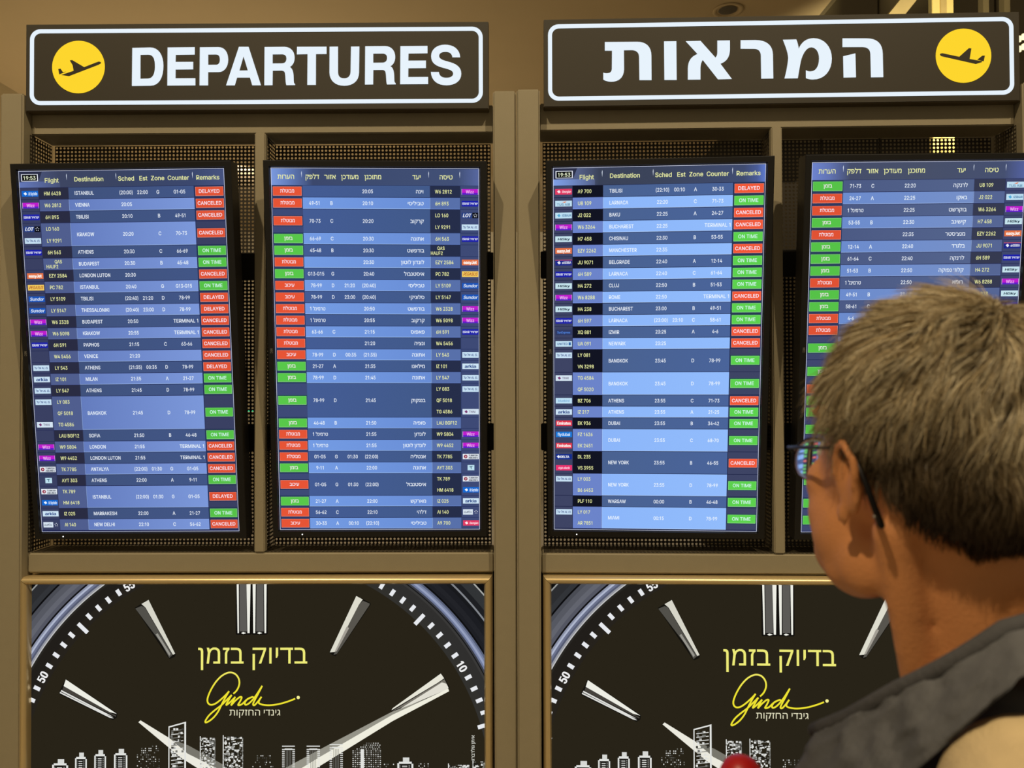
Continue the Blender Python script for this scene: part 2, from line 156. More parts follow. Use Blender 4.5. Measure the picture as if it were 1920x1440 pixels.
# ------------------------------------------------------------------ lettering (own outline alphabet)
FONT = json.loads(r'''{"A":[240,[[8,0,101,254,138,254,231,0,198,0,116,239,123,239,43,0],[55,71,55,99,185,99,185,71]]],"B":[228,[[30,0,30,254,145,252,164,245,180,235,190,221,197,205,198,172,187,150,168,137,157,133,157,131,170,129,182,123,201,102,207,86,209,68,207,50,200,33,189,20,172,9,151,2],[62,29,148,31,165,40,175,53,178,68,176,81,163,102,140,114,62,115],[62,143,132,144,144,148,162,163,168,186,165,202,156,214,141,223,120,226,62,226]]],"C":[255,[[134,-3,103,1,75,12,52,32,35,58,24,90,20,127,24,165,35,197,52,223,75,242,103,254,134,258,170,252,201,236,214,224,232,193,236,174,204,174,195,197,179,214,158,224,134,228,111,225,92,216,75,202,62,182,54,157,52,127,54,97,63,72,75,53,92,38,112,29,134,26,169,34,195,57,204,80,236,80,232,62,224,45,214,31,187,9,153,-2]]],"D":[251,[[109,0,48,0,48,29,136,31,159,40,177,55,189,75,197,99,200,128,197,156,190,180,177,200,160,214,138,223,110,226,47,226,47,254,113,254,147,251,176,239,200,221,217,196,227,164,231,128,227,91,217,59,199,34,175,15,145,4],[62,254,62,0,30,0,30,254]]],"E":[209,[[30,0,30,254,186,254,186,226,62,226,62,143,178,143,178,114,62,114,62,29,188,29,188,0]]],"F":[205,[[30,0,30,254,185,254,185,226,62,226,62,139,173,139,173,111,62,111,62,0]]],"G":[260,[[134,-3,102,1,75,13,52,32,35,58,24,90,20,127,24,165,35,197,52,223,74,242,102,254,132,258,170,252,187,245,202,235,225,208,237,174,204,174,194,197,168,220,146,227,133,228,111,225,92,216,75,202,62,182,54,157,52,127,54,97,63,72,75,53,92,38,112,29,134,26,155,29,172,36,187,47,198,62,205,80,207,101,141,100,141,128,239,128,236,71,225,45,209,25,188,9,163,0]]],"H":[258,[[30,0,30,254,62,254,62,144,196,144,196,254,228,254,228,0,196,0,196,116,62,116,62,0]]],"I":[150,[[16,0,16,29,59,29,59,226,16,226,16,254,135,254,135,226,91,226,91,29,135,29,135,0]]],"J":[198,[[93,-3,62,2,38,16,22,40,17,86,49,86,52,52,61,37,75,28,93,25,110,28,124,37,133,52,136,73,136,254,168,254,168,73,163,40,147,16,123,2]]],"K":[233,[[52,73,52,108,106,172,182,254,224,254],[30,0,30,254,62,254,62,0],[186,0,94,130,114,155,224,0]]],"L":[196,[[30,0,30,254,62,254,62,29,181,29,181,0]]],"M":[314,[[30,0,30,254,76,254,161,24,154,24,176,94,238,254,284,254,284,0,252,0,253,229,256,229,228,145,171,0,143,0,56,229,59,229,61,0]]],"N":[262,[[30,0,30,254,68,254,207,27,202,27,199,97,199,254,232,254,232,0,193,0,54,226,60,227,62,0]]],"O":[267,[[133,-3,103,1,75,12,52,32,35,58,24,90,20,127,24,165,35,197,52,223,75,242,103,254,133,258,164,254,192,242,215,223,232,197,243,165,247,127,243,90,232,58,215,32,192,12,164,1],[133,26,155,29,175,38,191,52,204,72,212,97,215,127,212,157,204,182,191,202,175,216,155,225,133,228,112,225,92,216,75,202,63,182,54,157,52,127,54,97,63,72,75,52,92,38,112,29]]],"P":[222,[[30,0,30,254,144,252,166,244,183,231,195,215,202,195,204,174,202,152,195,133,183,116,166,104,144,96,118,93,55,93,55,121,134,123,149,128,159,136,167,147,172,174,167,201,159,211,148,219,134,224,62,226,62,0]]],"Q":[267,[[123,80,156,80,234,-24,200,-24],[133,-3,103,1,75,12,52,32,35,58,24,90,20,127,24,165,35,197,52,223,75,242,103,254,133,258,164,254,192,242,215,223,232,197,243,165,247,127,243,90,232,58,215,32,192,12,164,1],[133,26,155,29,175,38,191,52,204,72,212,97,215,127,212,157,204,182,191,202,175,216,155,225,133,228,112,225,92,216,75,202,63,182,54,157,52,127,54,97,63,72,75,52,92,38,112,29]]],"R":[224,[[30,0,30,254,145,252,167,244,183,232,195,217,202,198,205,176,202,154,195,136,183,120,166,109,145,101,48,99,48,128,135,129,149,133,160,141,167,150,173,176,167,202,149,220,116,226,62,226,62,0],[177,0,115,115,151,115,214,0]]],"S":[223,[[112,-4,86,-2,64,5,46,15,32,30,23,48,19,68,52,68,55,55,71,35,83,29,112,25,143,30,165,46,171,57,173,70,171,81,158,96,136,107,64,130,43,145,30,163,26,186,29,206,37,224,51,238,69,249,90,256,114,258,137,256,158,249,175,238,189,224,197,208,200,189,169,189,163,206,151,219,134,227,97,228,73,218,64,209,59,199,60,176,65,167,85,154,156,132,179,119,197,99,202,85,204,69,201,50,193,32,180,17,162,5,139,-2]]],"T":[224,[[16,226,16,254,208,254,208,226,128,226,128,0,96,0,96,226]]],"U":[259,[[129,-4,101,-1,77,8,57,22,42,40,33,62,30,87,30,254,62,254,62,89,64,72,70,57,80,44,94,34,110,28,129,26,149,28,165,34,179,44,188,57,194,72,196,89,196,254,229,254,229,87,226,62,216,40,201,22,182,8,157,-1]]],"V":[240,[[102,0,8,254,42,254,124,15,117,15,197,254,231,254,139,0]]],"W":[343,[[78,0,8,254,41,254,98,20,95,20,112,98,153,254,190,254,249,20,244,20,261,98,302,254,335,254,265,0,228,0,168,237,175,237,159,161,115,0]]],"X":[237,[[9,0,109,142,109,118,15,254,52,254,122,146,116,146,149,200,187,254,223,254,129,119,129,143,228,0,191,0,115,116,122,116,91,65,46,0]]],"Y":[236,[[102,0,102,104,8,254,46,254,118,132,125,115,112,115,140,172,191,254,228,254,134,104,134,0]]],"Z":[219,[[21,0,21,23,170,238,174,227,20,226,20,254,198,254,198,231,49,17,45,27,200,29,200,0]]],"a":[195,[[63,-3,47,2,34,11,24,22,17,37,15,54,17,69,29,90,50,102,133,117,138,128,137,139,128,156,110,164,85,164,66,156,50,137,20,146,39,173,66,188,108,192,131,186,153,172,167,145,168,0,138,0,138,26,118,6,95,-3],[101,24,114,29,132,47,138,69,138,95,67,79,52,70,47,62,47,43,57,30,74,24]]],"b":[212,[[115,-4,99,-3,76,8,59,29,56,29,56,0,26,0,26,254,57,254,57,160,76,180,98,191,115,192,137,189,156,180,173,166,185,146,193,122,195,94,193,66,185,42,173,23,157,8,137,-1],[110,23,126,26,140,33,150,44,158,58,163,75,163,114,158,131,150,145,140,156,126,163,110,165,94,163,81,156,70,145,62,131,56,95,58,75,70,43,81,32,94,26]]],"c":[198,[[104,-4,79,-1,58,8,41,23,28,43,20,66,17,94,20,122,28,146,41,165,58,180,79,189,104,192,130,189,153,178,170,161,181,138,151,131,141,150,121,162,104,165,86,162,73,155,62,144,54,129,48,94,54,59,62,44,73,33,86,26,104,23,129,29,146,44,152,59,181,51,171,28,153,11,130,0]]],"d":[212,[[98,-4,75,-1,56,8,40,23,27,42,20,66,17,94,20,122,27,146,40,166,56,180,75,189,98,192,114,191,136,180,155,160,155,254,186,254,186,0,156,0,156,29,153,29,136,8,114,-3],[102,23,118,26,132,32,142,43,150,58,156,95,150,131,142,145,132,156,118,163,102,165,86,163,72,156,62,145,54,131,48,95,54,58,62,44,73,33,86,26]]],"e":[202,[[106,-4,80,-1,58,8,41,23,28,42,20,66,17,93,20,121,28,145,40,165,58,180,78,189,103,192,133,187,160,170,179,141,184,121,186,85,37,85,37,110,169,110,155,101,149,134,141,147,131,157,118,163,103,165,87,163,73,157,62,147,54,135,48,105,50,69,55,53,64,40,76,31,90,25,117,24,127,26,143,36,153,53,182,45,177,32,168,20,156,10,125,-3]]],"f":[127,[[114,190,114,164,3,164,3,190],[40,0,40,216,42,231,48,243,68,259,80,264,103,265,121,260,114,234,97,237,85,235,77,230,72,221,71,0]]],"g":[213,[[84,-74,67,-70,41,-55,25,-35,51,-20,68,-39,89,-48,103,-49,124,-46,141,-38,152,-23,156,-3,156,34,153,34,136,14,114,4,97,2,76,5,56,13,40,27,28,45,20,68,17,96,20,123,27,147,40,166,56,180,76,189,98,192,114,191,137,180,154,159,157,159,157,190,186,190,186,-4,183,-27,175,-45,162,-59,145,-68,125,-73],[102,30,118,32,132,38,142,47,150,61,155,77,155,115,150,132,142,146,132,156,119,163,102,165,86,163,73,156,62,145,54,131,48,96,54,61,62,48,73,38,86,32]]],"h":[205,[[57,0,26,0,26,254,57,254,57,144,51,144,62,166,76,181,94,189,114,192,132,190,148,184,161,174,170,160,177,142,179,120,179,0,148,0,148,118,145,137,136,152,123,161,105,165,80,159,63,141,58,129]]],"i":[83,[[26,0,26,190,57,190,57,0],[42,221,27,227,22,234,22,249,27,256,42,262,57,256,62,249,62,234,57,227]]],"j":[83,[[26,190,57,190,57,-15,51,-45,43,-56,32,-65,19,-70,-5,-71,-5,-43,12,-42,20,-36,25,-27],[42,221,27,227,20,242,27,256,42,262,57,256,63,242,57,227]]],"k":[190,[[55,68,55,106,60,106,142,190,180,190,92,100,89,100],[26,0,26,254,57,254,57,0],[147,0,74,93,96,114,186,0]]],"l":[95,[[50,2,37,10,29,24,26,42,26,254,57,254,58,38,60,31,65,27,85,27,90,1,75,-1]]],"m":[305,[[26,0,26,190,56,190,56,148,54,148,66,173,75,182,98,192,110,193,129,190,144,180,154,166,160,147,156,147,169,172,178,181,204,192,234,191,249,186,261,177,270,164,276,148,278,128,278,0,248,0,248,127,245,145,236,156,224,163,197,164,187,160,173,145,168,124,168,0,137,0,137,130,134,144,126,156,115,163,89,164,70,154,63,145,58,133,57,0]]],"n":[205,[[57,0,26,0,26,190,56,190,56,144,51,144,62,166,76,181,94,189,114,192,132,190,147,184,160,174,170,160,176,142,179,120,179,0,148,0,148,118,145,137,136,152,123,161,105,165,80,159,63,141,58,129]]],"o":[208,[[104,-4,79,-1,58,8,41,23,28,43,20,66,17,94,20,122,28,146,41,165,58,180,79,189,104,192,128,189,149,180,167,165,180,146,188,122,191,94,188,66,180,43,167,23,149,8,128,-1],[104,23,121,26,135,33,146,44,154,59,160,94,154,129,146,144,135,155,121,162,104,165,86,162,73,155,62,144,54,129,48,94,54,59,62,44,73,33,86,26]]],"p":[212,[[26,-71,26,190,56,190,56,160,59,160,76,180,98,191,115,192,137,189,156,180,173,166,185,146,193,122,195,94,193,66,185,42,173,23,157,8,137,-1,115,-4,99,-3,76,8,57,29,57,-71],[110,23,126,26,140,33,150,44,158,58,163,75,163,114,158,131,150,145,140,156,126,163,110,165,94,163,81,156,70,145,62,131,56,95,58,75,70,43,81,32,94,26]]],"q":[212,[[186,-71,155,-71,155,29,136,8,114,-3,98,-4,75,-1,56,8,40,23,27,42,20,66,17,94,20,122,27,146,40,166,56,180,75,189,98,192,114,191,136,180,153,160,156,160,156,190,186,190],[102,23,118,26,132,32,142,43,150,58,156,95,150,131,142,145,132,156,118,163,102,165,86,163,72,156,62,145,54,131,48,95,54,58,62,44,73,33,86,26]]],"r":[130,[[26,0,26,190,56,190,56,160,58,160,65,173,76,184,90,190,122,192,122,161,103,163,80,157,70,151,58,131,57,0]]],"s":[182,[[72,-3,42,9,31,19,23,32,18,47,47,53,53,40,62,30,75,25,91,23,108,25,122,31,131,40,134,51,127,68,106,78,52,93,36,104,27,119,23,137,26,152,33,166,43,177,74,190,112,191,140,179,157,158,162,145,134,139,121,158,110,164,94,166,78,164,65,158,57,150,54,139,56,129,62,122,86,111,115,105,137,97,153,86,162,71,166,53,163,37,156,24,145,12,130,3,112,-2]]],"t":[114,[[102,190,102,164,3,164,3,190],[32,236,63,236,64,38,68,31,75,26,101,27,107,1,84,-2,62,1,46,11,36,26,32,46]]],"u":[205,[[91,-3,73,-1,57,5,44,15,35,29,28,47,26,69,26,190,57,190,57,72,60,52,68,37,82,28,100,25,125,31,142,48,148,76,148,190,179,190,179,0,149,0,149,46,154,46,143,23,129,8,111,0]]],"v":[195,[[81,0,9,190,42,190,103,10,92,10,112,78,152,190,186,190,113,0]]],"w":[284,[[69,0,11,190,44,190,88,21,82,21,126,190,158,190,201,21,196,21,240,190,272,190,215,0,184,0,138,169,145,169,99,0]]],"x":[189,[[10,0,86,109,86,86,14,190,50,190,104,103,88,103,141,190,176,190,104,84,104,107,179,0,143,0,86,91,102,91,46,0]]],"y":[195,[[24,-69,31,-43,52,-44,65,-37,81,-1,9,190,42,190,103,10,92,10,112,78,153,190,186,190,96,-43,80,-62,70,-68,46,-73]]],"z":[190,[[21,0,21,23,127,161,24,161,24,190,166,190,166,165,63,28,169,28,169,0]]],"0":[227,[[113,-3,87,0,65,12,47,31,34,57,27,89,24,127,27,165,35,197,48,223,65,242,87,254,113,258,139,254,161,242,179,223,192,197,200,165,203,127,200,89,192,57,179,31,162,12,140,0],[113,25,131,28,145,37,157,52,165,72,170,97,172,127,170,157,165,182,157,203,145,218,131,227,113,230,96,227,82,218,70,203,56,157,56,97,62,72,70,52,82,37,96,28]]],"1":[227,[[38,0,38,27,195,27,195,0],[138,254,138,0,106,0,105,224,43,179,43,213,99,254]]],"2":[227,[[32,0,32,24,141,141,155,163,160,186,159,198,154,209,137,224,112,230,86,224,69,207,65,195,64,181,33,181,35,202,43,221,55,237,72,248,91,255,112,258,134,255,153,248,169,237,181,223,188,205,191,186,185,159,179,145,153,111,76,28,195,28,195,0]]],"3":[227,[[109,-3,87,-1,66,5,49,15,35,29,26,46,22,66,55,66,57,54,72,35,95,26,124,26,138,30,149,37,157,46,163,58,165,72,163,86,150,109,137,117,121,122,78,124,78,150,144,226,35,226,35,254,186,254,186,230,106,139,106,144,132,144,154,138,172,127,185,111,194,93,196,72,194,51,185,33,172,18,154,6,133,-1]]],"4":[227,[[20,53,20,79,123,254,155,254,54,81,207,81,207,53],[141,0,141,159,171,159,171,0]]],"5":[227,[[111,-3,89,-1,70,6,54,16,41,30,33,47,30,65,61,65,69,44,87,30,98,26,125,27,138,32,149,41,157,52,164,81,162,97,157,111,137,131,124,137,96,137,73,129,64,123,34,126,48,254,183,254,183,226,75,226,68,151,101,166,131,165,161,153,182,130,194,99,193,58,184,38,171,21,154,8,134,-1]]],"6":[227,[[113,-3,91,-1,71,7,55,20,42,37,34,58,32,81,34,100,51,142,126,254,161,254,75,131,73,131,83,144,107,156,139,155,158,147,173,136,185,120,192,101,194,79,192,56,184,36,171,20,155,7,135,-1],[113,24,127,26,139,31,157,51,162,64,164,79,162,94,157,107,149,118,139,126,127,131,113,133,99,131,87,126,77,118,69,107,64,94,62,79,64,64,69,51,87,31,99,26]]],"7":[227,[[48,0,162,226,31,226,31,254,195,254,195,224,82,0]]],"8":[227,[[113,-3,89,-1,68,6,50,17,37,31,29,48,26,68,33,98,40,110,51,121,76,133,59,141,46,154,38,171,35,190,38,209,45,225,57,239,73,249,92,256,113,258,134,256,153,249,169,239,181,225,188,209,191,190,188,171,180,154,167,141,150,132,164,128,176,121,194,98,199,83,198,48,189,31,176,17,158,6,137,-1],[129,26,142,30,153,37,167,57,167,83,153,104,128,116,113,118,98,116,73,104,59,83,59,57,64,46,84,30,97,26],[126,146,137,150,154,165,160,188,154,210,138,225,113,230,100,229,79,218,72,210,66,188,72,165,89,150,100,146]]],"9":[227,[[113,258,135,255,155,247,171,234,184,217,192,197,194,173,192,155,186,135,158,84,100,0,65,0,151,124,154,124,137,105,119,98,109,97,87,100,69,107,53,119,41,134,34,154,32,176,34,198,42,218,55,235,71,247,91,255],[113,230,99,228,87,223,77,215,69,204,64,191,64,161,69,148,77,137,99,123,127,123,149,137,157,147,162,160,164,175,157,204,150,215,127,228]]],"(":[137,[[46,132,57,192,76,247,88,270,118,270,95,214,81,157,76,103,80,57,94,8,118,-48,88,-48,69,-11,56,27,47,66]]],")":[137,[[19,-48,43,9,57,58,61,103,56,157,41,214,19,270,48,270,71,221,86,162,91,132,92,103,89,65,81,27,67,-11,48,-48]]],":":[94,[[39,-1,31,4,26,12,26,29,31,37,39,42,56,42,64,37,71,20,64,4,56,-1],[48,135,31,142,26,149,26,167,31,174,48,181,64,174,69,167,71,158,69,149,64,142]]],"-":[227,[[168,122,168,94,57,94,57,122]]],"'":[103,[[39,159,35,254,68,254,64,159]]],"א":[243,[[180,0,20,237,63,237,223,0],[22,0,24,91,30,115,40,134,53,150,69,161,88,170,99,143,86,137,76,128,63,102,59,66,59,0],[154,74,142,100,154,106,172,126,180,157,181,237,217,237,215,152,210,129,201,110,188,94,173,82]]],"ב":[217,[[140,0,140,154,137,178,128,193,113,201,93,204,12,204,12,237,95,237,131,233,156,219,171,196,176,162,176,0],[12,0,12,33,207,33,207,0]]],"ג":[139,[[6,-4,6,34,47,58,68,84,81,119,82,190,77,198,70,203,21,204,21,237,70,237,90,234,105,225,115,208,119,183,119,72,127,0,97,0,85,66,56,29,25,5]]],"ד":[210,[[127,0,127,218,163,218,163,0],[4,204,4,237,200,237,200,204]]],"ה":[261,[[193,0,193,154,190,178,181,193,166,201,146,204,34,204,34,237,149,237,184,233,210,219,224,196,229,162,229,0],[34,0,34,142,70,142,70,0]]],"ו":[104,[[34,0,34,237,70,237,70,0]]],"ז":[120,[[40,0,41,158,57,192,70,204,10,204,10,237,110,237,110,207,90,189,83,178,78,163,76,144,76,0]]],"ח":[269,[[157,237,192,233,218,219,232,196,237,162,237,0,201,0,201,154,198,178,189,193,174,201,154,204,70,204,70,0,34,0,34,237]]],"ט":[270,[[138,-5,115,-4,75,10,60,23,47,40,38,61,32,88,30,237,66,237,66,119,68,92,74,69,84,51,98,37,116,29,139,26,162,29,180,37,194,51,204,69,210,92,212,150,203,190,196,200,187,206,163,207,128,195,128,229,162,240,200,239,217,232,230,221,239,206,245,188,250,143,247,82,237,51,220,27,198,9,170,-2]]],"י":[94,[[30,85,30,237,66,237,66,121,48,85]]],"כ":[217,[[12,0,12,33,89,33,121,39,142,57,155,84,159,119,154,155,139,182,114,199,79,204,12,204,12,237,109,235,132,229,151,218,168,204,180,187,189,167,195,145,196,120,193,88,184,59,169,35,148,16,121,4,89,0]]],"ל":[204,[[42,237,190,237,190,210,115,0,77,0,153,204,6,204,6,305,42,305]]],"מ":[259,[[166,240,187,232,204,219,217,203,224,183,227,161,227,0,122,0,122,33,190,33,190,155,187,178,178,195,162,207,138,211,119,208,103,201,90,189,74,154,56,0,20,0,38,164,22,237,58,237,66,204,85,225,113,239,126,241]]],"נ":[159,[[12,0,12,33,91,33,90,190,85,198,78,203,25,204,25,237,78,237,98,234,113,225,124,208,127,183,127,0]]],"ס":[273,[[143,-5,120,-3,98,3,79,12,63,26,50,44,40,65,34,91,33,142,39,185,44,204,14,204,14,237,141,237,175,234,203,222,225,204,240,180,250,151,253,117,251,90,245,66,236,45,223,27,207,13,188,3,167,-3],[141,26,174,32,187,40,198,51,206,64,215,98,216,118,213,148,206,170,194,186,177,196,158,202,80,204,70,150,69,123,73,82,86,51,108,32]]],"ע":[244,[[10,0,10,33,105,35,125,39,142,47,156,58,168,73,177,92,187,142,196,237,232,237,221,124,212,85,194,49,180,33,163,19,141,9,114,2],[77,27,28,237,64,237,112,27]]],"פ":[242,[[20,0,20,33,114,33,146,39,168,57,180,84,184,119,179,155,164,182,139,199,104,204,35,204,35,237,134,235,157,229,177,218,193,204,205,187,215,167,220,145,222,120,219,88,210,59,194,35,173,16,147,4,114,0],[67,96,50,103,36,115,27,130,22,149,20,237,56,237,57,159,66,138,73,132,107,128,107,95]]],"צ":[224,[[172,3,12,237,55,237,193,26],[10,0,10,33,184,33,193,26,193,0],[141,84,129,111,146,121,163,147,168,187,168,237,204,237,202,162,197,139,188,120,175,105,160,93]]],"ק":[253,[[126,0,201,204,32,204,32,237,239,237,239,210,164,0],[32,-97,32,145,68,145,68,-97]]],"ר":[217,[[149,0,149,154,146,178,137,193,122,201,102,204,6,204,6,237,105,237,140,233,165,219,180,196,185,162,185,0]]],"ש":[282,[[37,0,16,237,52,237,70,33,140,35,159,39,175,47,190,59,203,74,213,93,221,116,234,237,270,237,259,126,249,89,231,52,217,35,199,21,178,10,152,2],[60,81,57,113,101,128,115,141,124,162,131,237,167,237,155,139,141,116,115,99]]],"ת":[267,[[199,0,199,154,196,178,187,193,172,201,152,204,16,204,16,237,155,237,190,233,216,219,230,196,235,162,235,0],[14,0,14,33,32,33,42,36,49,43,55,70,55,220,91,220,91,72,87,41,77,18,58,5,30,0]]],"ך":[219,[[153,-96,153,116,151,141,146,161,137,176,126,188,96,200,60,204,6,204,6,237,91,236,136,223,154,211,169,195,181,174,188,148,190,116,190,-96]]],"ם":[261,[[28,0,28,237,149,237,184,233,210,219,224,196,229,162,229,0],[64,33,193,33,193,154,190,178,181,193,166,201,146,204,64,204]]],"ן":[118,[[50,-96,50,178,44,198,37,203,8,204,8,237,37,237,56,234,72,225,82,208,86,183,86,-96]]],"ף":[234,[[170,-96,170,119,164,155,149,182,124,199,88,204,4,204,4,237,118,235,141,229,161,218,177,204,189,187,198,167,204,145,206,120,206,-96],[51,88,34,95,20,107,11,122,6,141,4,237,40,237,41,151,50,130,57,124,91,120,91,87]]],"ץ":[192,[[55,-96,55,96,2,237,40,237,91,92,91,-96],[79,66,76,99,118,112,135,127,145,161,152,237,188,237,179,143,173,121,162,103,131,82]]]}''')
